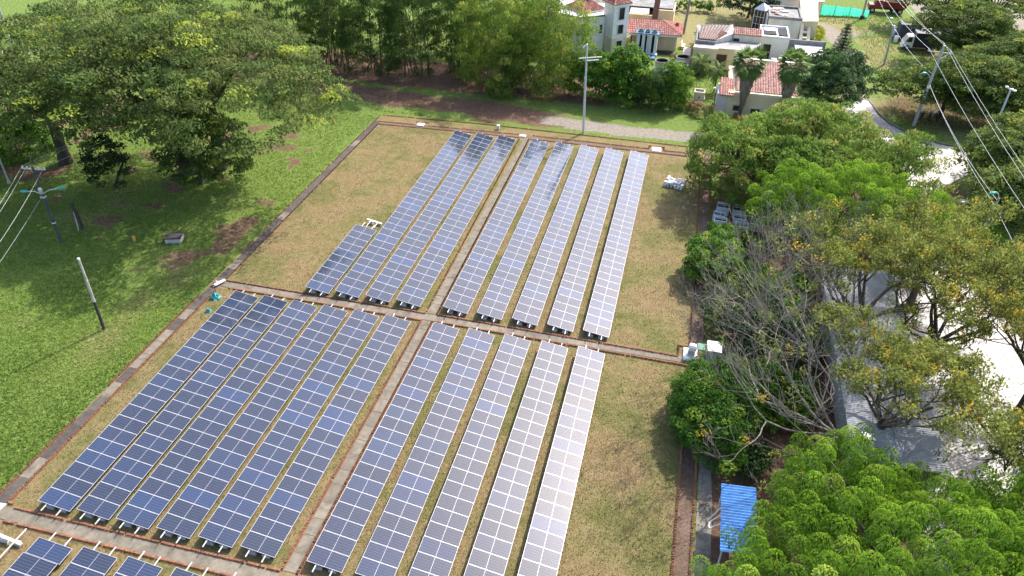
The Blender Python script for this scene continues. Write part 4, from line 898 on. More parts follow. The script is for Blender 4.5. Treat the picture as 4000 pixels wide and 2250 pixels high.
part('trunk', t, MAT['lichen'], lambda b: b.tube([(30.9, 102.3, 0), (31.1, 102.3, 4), (31.3, 102.3, 9)], [.2, .19, .17], 10)); part('bracket', t, MAT['steel'], lambda b: b.box((31.3, 102.3, 8.8), (.5, .2, .1)))
t = thing('royal_palm_trunk', 'thick smooth brown trunk rising behind the red tiled cottage', 'tree', (25.9, 104, 0))
part('trunk', t, M('smooth_brown_trunk', (.16, .085, .065), .85, .4, 3, stretch=(1, 1, .2)), lambda b: b.tube([(26.0, 104.2, 0), (26.1, 104.2, 3), (26.3, 104.2, 7), (26.4, 104.2, 11)], [.55, .46, .42, .36], 14))
def sag(p, q, s, k=10):
    p = Vector(p); q = Vector(q)
    return [p.lerp(q, i / k) + Vector((0, 0, -s * 4 * (i / k) * (1 - i / k))) for i in range(k + 1)]
def wire(label, runs, r_=.015, group=None, mat='wire'):
    b = MB()
    for p, q, s in runs: b.tube(sag(p, q, s), r_, 5, cap=False)
    tag(b.build('overhead_wire', MAT[mat]), label, 'wire', group)
for k, (xa, lb) in enumerate(((58.8, 'left one of the three wires on the power pole crossarm'), (60.1, 'middle wire over the top of the power pole'), (61.1, 'right one of the three wires on the power pole crossarm'))):
    z = 9.1 if k != 1 else 9.9
    wire(lb, [((xa, 73.1, z), (58.5 + k * 1.1, 119.5, 8.4), .9), ((xa, 73.1, z), (60.0 + k * 1.1, 10, 8.2), 1.1)], group='wires along the road')
wire('lower double cable from the junction box over the road, nearer strand', [((59.9, 72.7, 5.3), (59.4, 43.1, 5.2), .5), ((59.4, 43.1, 5.2), (59.2, 10, 5.2), .4)])
wire('lower cable running from the power pole past the road lamp, farther strand', [((60.05, 72.7, 5.1), (59.6, 43.1, 5.5), .6), ((59.95, 72.8, 6.4), (59.63, 95.5, 5.4), .5), ((59.63, 95.5, 5.4), (59.7, 119.5, 6.5), .5)])
for k, (xa, ya, lb) in enumerate(((-20.5, 24.73, 'outermost wire from the dark pole crossarm'), (-20.1, 24.78, 'second wire from the dark pole crossarm'), (-18.6, 25.0, 'wire from the right end of the dark pole crossarm'))):
    wire(lb, [((xa, ya, 7.2), (xa + 5.2, ya - 12, 6.3), .25), ((xa, ya, 7.2), (xa + 1.5 + .6 * k, ya + 16, 7.6), .3)], .014, 'wires over the lawn', 'wiredull')
wire('low guy wire near the left frame edge over the lawn', [((-19.4, 24.5, 4.6), (-14.0, 7, 2.4), .3)], .013, None, 'wiredull')

# ------------------------------------------------------------------ small things on the ground
t = thing('concrete_box', 'low concrete box with dark mossy lid standing on the lawn', 'concrete box', (-9.8, 27.3, 0))
Mz = Matrix.Rotation(R(18), 3, 'Z')
part('wall', t, MAT['block'], lambda b: b.box((-9.85, 27.35, .22), (1.35, 1.05, .44), 0, 0, Mz)); part('lid', t, MAT['dark_slab'], lambda b: b.box((-9.85, 27.35, .5), (1.45, 1.12, .12), 0, 0, Mz))
for x, y, lb in ((-13.25, 26.35, 'small yellow marker post in the shaded lawn'), (-7.25, 54.9, 'small yellow marker post near the far field corner')):
    t = thing('marker_post', lb, 'marker', (x, y, 0))
    part('post', t, MAT['yellow'], lambda b: b.lathe((x, y, 0), [(.13, 0), (.13, .5), (.08, .58), (.01, .6)], 10)); part('cap', t, MAT['tile_old'], lambda b: b.lathe((x, y, .55), [(.1, 0), (.1, .06), (.01, .08)], 10))
def net_heap(label, x, y, r_):
    b = MB(); K = 14; vs = []
    for i in range(5):
        rr = r_ * (1 - i / 5) ** .8
        for k in range(K): 
            a_ = 2 * math.pi * k / K; q = rr * rnd.uniform(.65, 1.15); vs.append((x + q * math.cos(a_), y + .75 * q * math.sin(a_), .03 + .11 * i * rnd.uniform(.5, 1.3) * r_ * 2))
    fs = [(i * K + k, i * K + (k + 1) % K, (i + 1) * K + (k + 1) % K, (i + 1) * K + k) for i in range(4) for k in range(K)] + [tuple(4 * K + k for k in range(K))]
    b.add(vs, fs); tag(b.build('net_heap', MAT['netteal']), label, 'netting')
net_heap('larger crumpled heap of teal netting beside the side path', -1.62, 20.55, .55); net_heap('smaller crumpled heap of teal netting beside the first panel row', -1.15, 18.85, .32)
t = thing('broken_slab', 'white tipped slab lying at the corner of the cross path', 'slab', (-2.2, 22.3, 0)); tag(part('slab', t, MAT['white'], lambda b: b.bar((-2.45, 21.85, .22), (-2.05, 22.75, .22), .26, .1)))
for k in range(9):
    x, y = -2.65 + rnd.uniform(-.2, .25), 22.1 + rnd.uniform(-.3, .4)
    b = MB(); b.box((x, y, .1 + .03 * (k % 3)), (.24, .12, .09), rnd.uniform(0, 3)); o = b.build('loose_brick', MAT['rubble' if k % 2 else 'brick']); tag(o, 'loose broken brick in the little heap beside the white slab', 'brick', 'broken bricks by the white slab')
def lid(label, pts, z, mat='white'):
    t = thing('inspection_cover', label, 'cover', (*pts[0], 0)); b = MB(); b.prism(pts, .02, z); b.build('lid', MAT[mat], t); b = MB()
    cx = sum(p[0] for p in pts) / 4; cy = sum(p[1] for p in pts) / 4
    b.prism([(cx + (p[0] - cx) * 1.18, cy + (p[1] - cy) * 1.18) for p in pts], .015, z - .04); b.build('surround', MAT['block'], t)
lid('pale greenish inspection lid in the far left corner of the field', [(2.45, 56.85), (3.15, 56.85), (3.1, 57.6), (2.35, 57.5)], .16); lid('bright white inspection lid near the far right corner of the field', [(29.95, 57.25), (30.85, 57.3), (30.75, 58.3), (29.85, 58.25)], .14)
lid('small pale inspection lid at the far end of the slab path', [(14.75, 57.1), (15.4, 57.1), (15.4, 57.7), (14.75, 57.7)], .12, 'block'); lid('large white square inspection lid at the end of the cross path', [(35.28, 22.38), (36.17, 22.4), (36.15, 23.62), (35.25, 23.62)], .2)
lid('white slab corner on the path at the near left frame edge', [(-2.95, -1.05), (-2.25, -1.0), (-2.2, -.45), (-2.95, -.5)], .1)
t = thing('white_bollard', 'tiny white post at the far kerb behind the panel rows', 'post', (11.9, 58.5, 0)); part('post', t, MAT['pinkish'], lambda b: b.box((11.9, 58.5, .25), (.32, .25, .5))); part('cap', t, MAT['white'], lambda b: b.box((11.9, 58.5, .52), (.36, .29, .05)))
t = thing('block_stack', 'stack of white concrete blocks with dark gaps on the dry grass', 'block stack', (32.9, 49.8, 0))
uxs = Vector((.965, -.26, 0)); uys = Vector((.26, .965, 0))
sb = MB(); sb.box((0, 0, 0), (.26, .15, .17)); SB = sb.mesh('block', MAT['whitewash'])
for lv in range(3):
    for i in range(6):
        for j in range(6):
            if rnd.random() < (.12, .22, .42)[lv]: continue
            p = uxs * ((i - 2.5) * .34 + rnd.uniform(-.03, .03)) + uys * ((j - 2.5) * .27 + rnd.uniform(-.02, .02)); o = link('block', SB, t); o.location = (p.x, p.y, .1 + lv * .18); o.rotation_euler = (0, 0, -.26 + rnd.uniform(-.12, .12))
part('dark_fill', t, MAT['opening'], lambda b: b.box((32.9, 49.8, .14), (1.85, 1.45, .24), -.26))  # near-black box: shade in the gaps between blocks, painted in
t = thing('white_cabinet', 'rounded white meter cabinet beside the large inspection lid', 'cabinet', (35.75, 23.1, 0)); part('housing', t, MAT['white'], lambda b: b.tube([(35.5, 23.0, .85), (35.58, 23.0, .85), (36.0, 22.95, .85), (36.06, 22.95, .85)], [.2, .3, .3, .2], 10)); part('pedestal', t, MAT['block'], lambda b: b.box((35.75, 23.0, .32), (.5, .4, .64)))
t = thing('green_board', 'green board table between the two pale cabinets', 'table', (36.4, 23.1, 0)); part('top', t, MAT['greenpaint'], lambda b: b.slab((36.12, 22.65), (36.72, 23.4), .95, 1.02))
for x, y in ((36.2, 22.75), (36.65, 22.75), (36.2, 23.3), (36.65, 23.3)): part('leg', t, MAT['steel'], lambda b: b.box((x, y, .47), (.05, .05, .94)))
t = thing('grey_cabinet', 'grey metal cabinet with pale sloping lid under the bare branches', 'cabinet', (37.25, 23, 0)); part('housing', t, MAT['greysheet'], lambda b: b.slab((36.8, 22.55), (37.75, 23.4), 0, 1.1)); part('lid', t, MAT['white'], lambda b: b.hexa([(36.74, 22.5, 1.12), (37.8, 22.5, 1.12), (37.8, 23.5, 1.28), (36.74, 23.5, 1.28), (36.74, 22.5, 1.17), (37.8, 22.5, 1.17), (37.8, 23.5, 1.33), (36.74, 23.5, 1.33)])); part('door', t, MAT['steel'], lambda b: b.slab((36.9, 22.51), (37.6, 22.545), .15, 1.0))
def junk(label, x, y, z, w_, d_, h_, rz, lean=0):
    t = thing('scrap_casing', label, 'scrap', (x, y, 0), 'scrapped white casings under the trees')
    Mx = Matrix.Rotation(R(rz), 3, 'Z') @ Matrix.Rotation(R(lean), 3, 'X'); c = Vector((x, y, z + h_ / 2))
    def bx(b, p, s): b.box(c + Mx @ Vector(p), s, 0, 0, Mx)
    part('shell', t, MAT['junkwhite'], lambda b: (bx(b, (-w_ / 2 + .03, 0, 0), (.06, d_, h_)), bx(b, (w_ / 2 - .03, 0, 0), (.06, d_, h_)), bx(b, (0, d_ / 2 - .03, 0), (w_ - .12, .06, h_)), bx(b, (0, -d_ / 2 + .03, 0), (w_ - .12, .06, h_)), bx(b, (0, d_ * .36, h_ / 2 - .03), (w_ - .12, d_ * .2, .05)), bx(b, (0, -d_ * .38, h_ / 2 - .03), (w_ - .12, d_ * .14, .05))))
    part('dark_fill', t, MAT['opening'], lambda b: bx(b, (0, 0, -.05), (w_ - .13, d_ - .13, h_ * .7)))  # hollow casing's inner shade painted as a near-black fill
    part('bar', t, MAT['junkwhite'], lambda b: (bx(b, (0, d_ * .05, h_ / 2 - .02), (w_ - .1, .05, .04)), bx(b, (w_ * .1, 0, h_ / 2 + .02), (.05, d_ * .9, .04))))
for args in [('scrapped white casing lying nearest the field kerb', 37.35, 43.4, 0, 1.1, .9, .9, -8), ('scrapped white casing stacked at the near end, nearest the green shrub', 37.45, 42.2, .1, 1.15, .95, .9, -4), ('scrapped casing at the back left of the scrap heap', 37.7, 45.3, 0, 1.2, 1.2, .8, -6), ('scrapped casing in the middle of the scrap heap row', 39.2, 45.2, 0, 1.2, 1.3, .8, -3, 4), ('scrapped casing right of the dark gap in the scrap heap', 39.2, 43.2, 0, 1.2, 1.1, .95, -5), ('scrapped casing at the near right of the scrap heap', 39.4, 41.8, 0, 1.15, 1.0, .95, 2), ('scrapped casing farthest right, deep under the tree', 40.8, 43.0, 0, 1.2, 1.1, .8, -10, 6)]: junk(*args)
t = thing('wood_beam', 'loose pale beam lying on the grass under the spreading tree', 'beam', (57.5, 84, 0)); part('beam', t, MAT['bark'], lambda b: b.bar((56.6, 84.6, .1), (57.9, 84.0, .1), .16, .16)); part('crosspiece', t, MAT['whitewash'], lambda b: b.bar((58.3, 83.0, .1), (58.5, 83.9, .1), .16, .16))
t = thing('white_crate', 'white slab on bare soil beside the yellow green hedge', 'slab', (61.2, 53.3, 0)); part('top', t, MAT['white'], lambda b: b.box((61.0, 53.5, .2), (.9, .55, .12), .1)); part('base', t, MAT['block'], lambda b: b.box((61.0, 53.5, .07), (.7, .4, .14), .1))
def motorbike(label, x, y, rz):
    t = thing('motorbike', label, 'motorbike', (x, y, 0)); d = Vector((math.cos(rz), math.sin(rz), 0))
    c = Vector((x, y, 0))
    for s in (-.62, .62):
        o = part('wheel', t, MAT['black'], lambda b: b.tube([c + d * (s + .27 * math.cos(a_)) + Vector((0, 0, .3 + .27 * math.sin(a_))) for a_ in [2 * math.pi * k / 12 for k in range(13)]], .06, 5, cap=False))
    part('body', t, MAT['black'], lambda b: b.tube([c + d * -.35 + Vector((0, 0, .45)), c + Vector((0, 0, .5)), c + d * .35 + Vector((0, 0, .7))], [.12, .16, .08], 6)); part('saddle', t, MAT['black'], lambda b: b.tube([c + d * -.7 + Vector((0, 0, .78)), c + d * -.05 + Vector((0, 0, .72))], [.08, .12], 6))
    part('tank', t, MAT['steelblue'], lambda b: b.tube([c + d * -.02 + Vector((0, 0, .75)), c + d * .3 + Vector((0, 0, .8))], [.12, .14], 7)); part('handlebar', t, MAT['steel'], lambda b: b.tube([c + d * .45 + Vector((-d.y, d.x, 0)) * .33 + Vector((0, 0, 1.0)), c + d * .5 + Vector((0, 0, .95)), c + d * .45 + Vector((d.y, -d.x, 0)) * .33 + Vector((0, 0, 1.0))], .025, 5)); part('fork', t, MAT['steel'], lambda b: b.tube([c + d * .62 + Vector((0, 0, .3)), c + d * .5 + Vector((0, 0, .95))], .035, 5))
for i, lb in enumerate(('leftmost dark motorbike parked under the spreading tree', 'dark motorbike in the middle of the parked group of three', 'dark motorbike nearest the flood light pole')): motorbike(lb, 61.2 + i * .9, 75.6 + .15 * i, 1.2 + .1 * i)

# ------------------------------------------------------------------ vegetation
def unit(a): return a / np.maximum(1e-9, np.linalg.norm(a, axis=-1, keepdims=True))

class Leaves:
    """collects diamond shaped leaves; build() joins one plant's foliage into its crown mesh"""
    def __init__(s): s.P = []; s.T = []
    def add(s, c, nrm, ax, L_, W_, tint, fold=.0):
        ax = unit(ax); nrm = unit(nrm - ax * np.sum(nrm * ax, -1, keepdims=True)); sd = np.cross(nrm, ax)
        L_ = np.asarray(L_)[..., None] * np.ones_like(c[:, :1]); W_ = np.asarray(W_)[..., None] * np.ones_like(c[:, :1])
        q = np.stack([c - ax * L_ * .5, c + sd * W_ * .5 + nrm * W_ * fold, c + ax * L_ * .5 - nrm * L_ * .08, c - sd * W_ * .5 + nrm * W_ * fold], 1)
        s.P.append(q.reshape(-1, 3)); s.T.append(np.repeat(tint, 4, 0))
    def build(s, name, mat, parent, org=None, kind=None):
        V = np.concatenate(s.P); T = np.concatenate(s.T)
        if parent is not None: V = V - np.array(parent.location)
        me = bpy.data.meshes.new(name); np_mesh(me, V, np.arange(len(V), dtype=np.int32).reshape(-1, 4))
        a_ = me.attributes.new('tint', 'FLOAT_COLOR', 'POINT'); a_.data.foreach_set('color', np.concatenate([T, np.ones((len(T), 1))], 1).astype(np.float32).reshape(-1))
        me.materials.append(mat); o = link(name, me, parent)
        return o

def puffs(lv, C, rad, n, L_, W_, flat=.6, droop=.3, tint_mean=.5, young=.1, updir=.7, shell=.55, mop=False, lowcut=-.35, spread=.22):
    """foliage clumps: leaves on and inside small ellipsoids centred at C"""
    C = np.asarray(C, float); k = len(C); rad = np.asarray(rad) * np.ones(k)
    d = unit(rng.normal(size=(k, n, 3))); low = d[..., 2] < lowcut; d[..., 2] = np.where(low, -d[..., 2], d[..., 2])
    rr = shell + (1 - shell) * rng.random((k, n, 1)) ** .6
    off = d * rr * rad[:, None, None]; off[..., 2] *= flat
    pos = C[:, None, :] + off
    nrm = d * 1.0; nrm[..., 2] = nrm[..., 2] / max(flat, .3) + updir; nrm = nrm + rng.normal(size=nrm.shape) * .45
    if mop:
        ax = np.concatenate([d[..., :2], np.full((k, n, 1), -droop)], -1) + rng.normal(size=nrm.shape) * .25
    else:
        ax = rng.normal(size=nrm.shape); ax[..., 2] -= droop * 1.5
    pt = np.clip(tint_mean + rng.normal(size=(k, 1)) * .22, 0, 1); t0 = np.clip(pt + rng.normal(size=(k, n)) * .15, 0, 1)
    y_ = (rng.random((k, 1)) < young) * rng.uniform(.5, 1, (k, 1)); t1 = np.clip(y_ + (rng.random((k, n)) < young * .5) * .5, 0, 1)
    t2 = np.clip(.5 + rng.normal(size=(k, 1)) * spread + rng.normal(size=(k, n)) * .16, 0, 1)
    T = np.stack([t0, t1, t2], -1).reshape(-1, 3)
    sc = rng.uniform(.7, 1.25, k * n)
    lv.add(pos.reshape(-1, 3), nrm.reshape(-1, 3), ax.reshape(-1, 3), L_ * sc, W_ * sc, T)

def dome(c, r, n, sep, lo=-.15, jit=.12, inner=.25, seed=0, hole=0.0, shape=None):
    """scatter clump centres over the upper surface (and a little inside) of an ellipsoid, kept sep apart"""
    g = np.random.default_rng(1000 + seed); out = []; c = np.array(c, float); r = np.array(r, float); tries = 0
    ph = g.uniform(0, 6.28, 6)
    while len(out) < n and tries < n * 25:
        tries += 1
        d = g.normal(size=3); d /= np.linalg.norm(d)
        if d[2] < lo: d[2] = abs(d[2])
        az = math.atan2(d[1], d[0])
        lump = 1 + jit * (math.sin(3 * az + ph[0]) + .7 * math.sin(5 * az + ph[1]) + .8 * math.sin(4 * d[2] * 3 + ph[2])) + g.normal() * .05
        k = 1.0 if g.random() > inner else g.uniform(.5, .9)
        p = c + d * r * lump * k
        if shape is not None and not shape(p): continue
        if hole and vnoise(np.array([p[0]]), np.array([p[1] + p[2]]), 3.0, 77 + seed)[0] < hole: continue
        if out:
            dd = np.array(out) - p
            if np.min(np.sum(dd * dd, 1)) < sep * sep: continue
        out.append(p)
    return np.array(out)

def limbs(b, base, fork, tips, r0, k, mi=0, wob=.12, rt=.03):
    """curved limbs from the fork to k of the clump centres"""
    base = Vector(base); fork = Vector(fork)
    tips = [Vector(t) for t in tips]
    ids = rnd.sample(range(len(tips)), min(k, len(tips)))
    for i in ids:
        t = tips[i]; mid = fork.lerp(t, .5) + Vector((rnd.uniform(-1, 1), rnd.uniform(-1, 1), rnd.uniform(.1, .9))) * (t - fork).length * wob
        pts = [fork, fork.lerp(mid, .55), mid, mid.lerp(t, .5), t]
        b.tube(pts, [r0 * .55, r0 * .42, r0 * .28, r0 * .16, rt], 5, mi, cap=False)

def trunk_part(t, base, fork, r0, mat, tips=(), k=0, bend=.2):
    b = MB(); base = Vector(base); fork = Vector(fork)
    m1 = base.lerp(fork, .5) + Vector((rnd.uniform(-bend, bend), rnd.uniform(-bend, bend), 0))
    b.tube([base, base.lerp(m1, .3), m1, fork], [r0 * 1.45, r0 * 1.05, r0 * .9, r0 * .75], 9, cap=False)
    if k: limbs(b, base, fork, tips, r0, k)
    b.build('trunk', mat, t, True)

def tree(name, label, cat, base, crowns, leaf, bark='bark', fork=None, r0=.25, kl=14, group=None, **kw):
    """crowns: list of dicts for dome() + puffs()"""
    t = thing(name, label, cat, base, group); lv = Leaves(); tips = []
    for cr in crowns:
        C = dome(cr['c'], cr['r'], cr['n'], cr['sep'], cr.get('lo', -.2), cr.get('jit', .1), cr.get('inner', .25), cr.get('seed', rnd.randrange(9999)), cr.get('hole', 0), cr.get('shape'))
        p = dict(rad=cr.get('rad', .8), n=cr.get('m', 60), L_=cr.get('L', .34), W_=cr.get('W', .17)); p.update(cr.get('p', {}))
        puffs(lv, C, **p); tips += list(C)
    f = fork if fork else (base[0], base[1], base[2] + (max(q[2] for q in tips) - base[2]) * .4)
    trunk_part(t, base, f, r0, MAT[bark], tips, kl)
    lv.build('crown', LEAF[leaf], t)
    return t

# great spreading rain tree on the left
def rt_shape(p): return p[2] > 4.2
rc = dict(flat=.5, droop=.25, tint_mean=.48, young=.10, updir=1.0, spread=.26)
t = thing('rain_tree', 'huge spreading rain tree with olive green dome over the lawn', 'tree', (-16.3, 39.5, 0))
lv = Leaves(); tips = []
for c, r, n, sd, zc in (((-11, 37, 9.8), (12.5, 9.5, 6.0), 470, 1, 8.4), ((-23, 36.5, 9.2), (12.5, 11.0, 6.2), 470, 2, 7.2), ((-36, 35.0, 5.8), (11, 9, 4.6), 300, 3, 3.4), ((-15, 41, 9.5), (9, 9.0, 6.0), 160, 4, 9.5)):
    C = dome(c, r, n, .98, -.2, .11, .10, sd, .2, lambda p, zc=zc: p[2] > zc); puffs(lv, C, rng.uniform(.75, 1.4, len(C)), 88, .34, .16, **rc); tips += list(C)
b = MB()
for (bx, by), fk, rr, kk in (((-16.3, 39.5), (-16.2, 39.3, 6.4), .7, 34), ((-13.6, 41), (-12.8, 40.6, 6.8), .5, 24), ((-30, 38), (-29.5, 37.6, 5.0), .5, 20)):
    base = Vector((bx, by, 0)); fk = Vector(fk); b.tube([base, base.lerp(fk, .3), base.lerp(fk, .7), fk], [rr * 1.5, rr * 1.1, rr, rr * .95], 10, cap=False)
    near = sorted(tips, key=lambda q: (q[0] - bx) ** 2 + (q[1] - by) ** 2)[:420]
    limbs(b, base, fk, near, rr * .85, kk, wob=.16)
b.build('trunk', MAT['barkdark'], t, True); lv.build('crown', LEAF['rain'], t)
sm = dict(flat=.55, droop=.4, tint_mean=.25, young=.07, updir=.7)
tree('small_tree', 'small dark tree under the right edge of the rain tree', 'tree', (-13.6, 37.4, 0), [dict(c=(-12.6, 37.6, 4.0), r=(4.6, 3.2, 3.7), n=210, sep=.5, lo=-.75, rad=.65, m=75, L=.3, W=.14, p=sm, seed=11)], 'acacia', 'barkdark', (-13.6, 37.4, 2.2), .2)
tree('small_tree', 'thinner dark sapling under the middle of the rain tree', 'tree', (-21.5, 34.6, 0), [dict(c=(-21.5, 34.5, 2.7), r=(2.1, 1.6, 2.6), n=55, sep=.5, lo=-.75, rad=.6, m=65, L=.3, W=.14, p=sm, seed=12)], 'dark', 'barkdark', (-21.5, 37, 2.0), .14)
tree('green_bush', 'bright green rounded bush at the left frame edge below the rain tree', 'bush', (-36.5, 38.5, 0), [dict(c=(-36.5, 38.5, 1.4), r=(3.2, 2.8, 2.6), n=110, sep=.5, lo=-.4, rad=.7, m=80, p=dict(tint_mean=.5, young=.1), seed=13)], 'bush', r0=.1, kl=5)
tree('green_bush', 'low green mound of bush in the far meadow beside the tall pole', 'bush', (-57, 72, 0), [dict(c=(-57, 72, .6), r=(4.2, 2.6, 1.5), n=90, sep=.6, lo=-.2, rad=.9, m=60, p=dict(tint_mean=.5, young=.1), seed=14)], 'bush', r0=.08, kl=4)
tree('dark_tree', 'dark broad tree in the meadow behind the rain tree', 'tree', (-38, 72, 0), [dict(c=(-38, 70, 4.5), r=(7, 6, 5), n=200, sep=.8, lo=-.5, rad=1.1, m=70, p=sm, seed=15)], 'acacia', r0=.3)

# bamboo: arching plumes
def bamboo(label, x0, x1, y0, y1, zt, n, leaf, seed, lean=(0, -1), group='bamboo clumps along the track', m=46, L_=.5, W_=.085):
    g = np.random.default_rng(seed); t = thing('bamboo_clump', label, 'bamboo', ((x0 + x1) / 2, (y0 + y1) / 2, 0), group)
    cu = MB(); lv = Leaves(); C = []; Rr = []
    for i in range(n):
        bx, by = g.uniform(x0, x1), g.uniform(y0, y1); h = zt * g.uniform(.72, 1.05); a_ = g.uniform(0, 6.28); sp = g.uniform(.5, 2.6)
        dx, dy = sp * math.cos(a_) + lean[0] * g.uniform(0, 2.0), sp * math.sin(a_) + lean[1] * g.uniform(0, 2.4)
        pts = [Vector((bx + dx * u_ ** 2.2, by + dy * u_ ** 2.2, h * (u_ - .16 * u_ ** 4))) for u_ in (0, .2, .4, .6, .8, 1)]
        if i % 2 == 0: cu.tube(pts, [.06, .06, .055, .045, .03, .012], 5, cap=False)
        for u_ in np.linspace(.04 + .12 * g.random(), 1.0, 11):
            p = pts[0].lerp(pts[-1], 0); k = min(4, int(u_ * 5)); f_ = u_ * 5 - k; p = pts[k].lerp(pts[k + 1], f_)
            C.append((p.x + g.normal() * .38, p.y + g.normal() * .38, p.z + g.normal() * .25)); Rr.append(g.uniform(.5, .95))
    puffs(lv, np.array(C), np.array(Rr), m, L_, W_, flat=1.0, droop=1.1, tint_mean=.42, young=.09, updir=.45, shell=.3, lowcut=-1, spread=.26)
    cu.build('culms', MAT['lichen'], t, True); lv.build('crown', LEAF[leaf], t)
bm = dict(flat=.7, droop=.95, tint_mean=.42, young=.10, updir=.6, shell=.35, lowcut=-.6, spread=.3)
def bamboo_tree(label, domes, leaf, seed):
    t = thing('bamboo_clump', label, 'bamboo', (domes[0][0][0], domes[0][0][1], 0), 'bamboo clumps along the track'); lv = Leaves(); cu = MB(); g = random.Random(seed)
    for i, (c, r, n) in enumerate(domes):
        C = dome(c, r, n, .85, -.85, .16, .22, seed + i, .30, lambda p: p[2] > .5); puffs(lv, C, rng.uniform(.6, 1.15, len(C)), 95, .42, .085, **bm)
        for k in range(16):
            p = C[g.randrange(len(C))]; b0 = Vector((c[0] + g.uniform(-.5, .5) * r[0], c[1] + g.uniform(-.1, .6) * r[1], 0)); t1 = Vector(p); m_ = Vector((b0.x * .8 + t1.x * .2, b0.y * .8 + t1.y * .2, t1.z * .6)); cu.tube([b0, b0.lerp(m_, .5), m_, m_.lerp(t1, .5) + Vector((0, 0, .3)), t1], [.07, .065, .05, .035, .012], 5, cap=False)
    cu.build('culms', MAT['bark'], t, True); lv.build('crown', LEAF[leaf], t)
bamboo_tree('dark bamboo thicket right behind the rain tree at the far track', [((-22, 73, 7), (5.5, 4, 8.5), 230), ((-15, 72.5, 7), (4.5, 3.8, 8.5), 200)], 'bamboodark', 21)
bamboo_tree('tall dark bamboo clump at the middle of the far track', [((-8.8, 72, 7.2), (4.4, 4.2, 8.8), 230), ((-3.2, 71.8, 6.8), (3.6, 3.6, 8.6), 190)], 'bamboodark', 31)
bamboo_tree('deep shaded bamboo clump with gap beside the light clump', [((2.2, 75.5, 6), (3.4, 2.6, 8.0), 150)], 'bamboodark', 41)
bamboo_tree('light green plumed bamboo clump left of the lamp post', [((8.2, 71.5, 5.2), (5.0, 3.8, 6.0), 260), ((11.5, 69.6, 3.2), (4.2, 2.2, 3.4), 110)], 'bamboo', 51)
bamboo_tree('light green bamboo clump directly behind the lamp post top', [((15.6, 73, 5.6), (4.6, 3.6, 5.8), 230)], 'bamboo', 61)
bamboo_tree('back row bamboo seen above the light clumps', [((6, 83, 7), (5, 3.6, 7.5), 160), ((12.5, 83, 6.5), (4, 3.2, 6.5), 110)], 'bamboo', 71)
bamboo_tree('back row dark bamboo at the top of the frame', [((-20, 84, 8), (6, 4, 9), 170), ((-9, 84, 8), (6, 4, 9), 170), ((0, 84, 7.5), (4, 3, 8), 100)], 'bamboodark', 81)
bz = dict(tint_mean=.45, young=.12, flat=.7)
tree('broadleaf_bush', 'dense green bush right of the lamp post', 'bush', (22, 71.5, 0), [dict(c=(21.5, 71.5, 2.0), r=(3.2, 2.4, 3.0), n=130, sep=.55, lo=-.5, rad=.75, m=80, L=.32, W=.18, p=bz, seed=31)], 'bush', r0=.12, kl=6)
tree('broadleaf_bush', 'tall leafy bush with pale top before the blue tray', 'bush', (25.2, 71.5, 0), [dict(c=(25.2, 71.5, 2.6), r=(2.6, 2.2, 3.8), n=130, sep=.55, lo=-.5, rad=.75, m=80, L=.34, W=.2, p=bz, seed=32)], 'bush', r0=.14, kl=6)
tree('broadleaf_bush', 'feathery blue green bush in the row beside the track', 'bush', (28.5, 70, 0), [dict(c=(28.4, 70, 1.8), r=(2.2, 1.8, 2.5), n=90, sep=.5, lo=-.5, rad=.7, m=90, L=.4, W=.07, p=dict(tint_mean=.3, young=.02, droop=.8), seed=33)], 'bamboodark', r0=.1, kl=6)
tree('broadleaf_bush', 'bright green bamboo like bush at the right end of the bush row', 'bush', (31, 71.2, 0), [dict(c=(31, 71.2, 2.0), r=(2.0, 1.8, 3.0), n=100, sep=.5, lo=-.5, rad=.65, m=90, L=.4, W=.09, p=dict(tint_mean=.6, young=.12, droop=.8), seed=34)], 'bush', r0=.1, kl=6)

def hedge(label, pts, wdt, h, leaf, dens=70, L_=.2, W_=.1, name='hedge', seed=0, young=.25):
    t = thing(name, label, 'hedge', (*pts[0], 0)); lv = Leaves(); g = np.random.default_rng(seed + 500); C = []; Rr = []; st = MB()
    for (xa, ya), (xb, yb) in zip(pts[:-1], pts[1:]):
        L0 = math.hypot(xb - xa, yb - ya); nx_, ny_ = -(yb - ya) / L0, (xb - xa) / L0
        for i in range(int(L0 * 3.2 * max(1, wdt))):
            u_ = g.random(); o = g.uniform(-.5, .5) * wdt
            C.append((xa + (xb - xa) * u_ + nx_ * o, ya + (yb - ya) * u_ + ny_ * o, h * g.uniform(.25, .88))); Rr.append(g.uniform(.28, .5))
        for i in range(int(L0 / .7)): u_ = (i + .5) / max(1, int(L0 / .7)); st.tube([(xa + (xb - xa) * u_, ya + (yb - ya) * u_, 0), (xa + (xb - xa) * u_ + .1, ya + (yb - ya) * u_, h * .7)], .03, 5)
    puffs(lv, np.array(C), np.array(Rr), dens, L_, W_, flat=.9, droop=.2, tint_mean=.5, young=young, shell=.4)
    st.build('stems', MAT['bark'], t); lv.build('foliage', LEAF[leaf], t)
hedge('brownish clipped hedge curving along the track to the palm house', [(31.8, 71.6), (33.5, 69.9), (37.3, 67.4), (42.3, 66.4), (46.5, 66.8)], 1.5, 1.5, 'hedge', seed=1)
hedge('green boxy hedge at the top edge behind the cottage', [(27, 115), (36, 116.5)], 2.0, 1.8, 'bush', 50, .3, .16, seed=2, young=.1)
hedge('bright lime hedge along the tall cream side wall', [(51.7, 104.2), (52.0, 107), (51.8, 111.5)], 1.1, .9, 'lime', 70, .2, .1, seed=3, young=.3)
hedge('yellow green hedge edging the bare soil by the road', [(59.6, 54.8), (58.5, 52.8), (58.4, 50), (58.7, 47)], .8, .9, 'lime', 80, .2, .09, seed=4, young=.12)
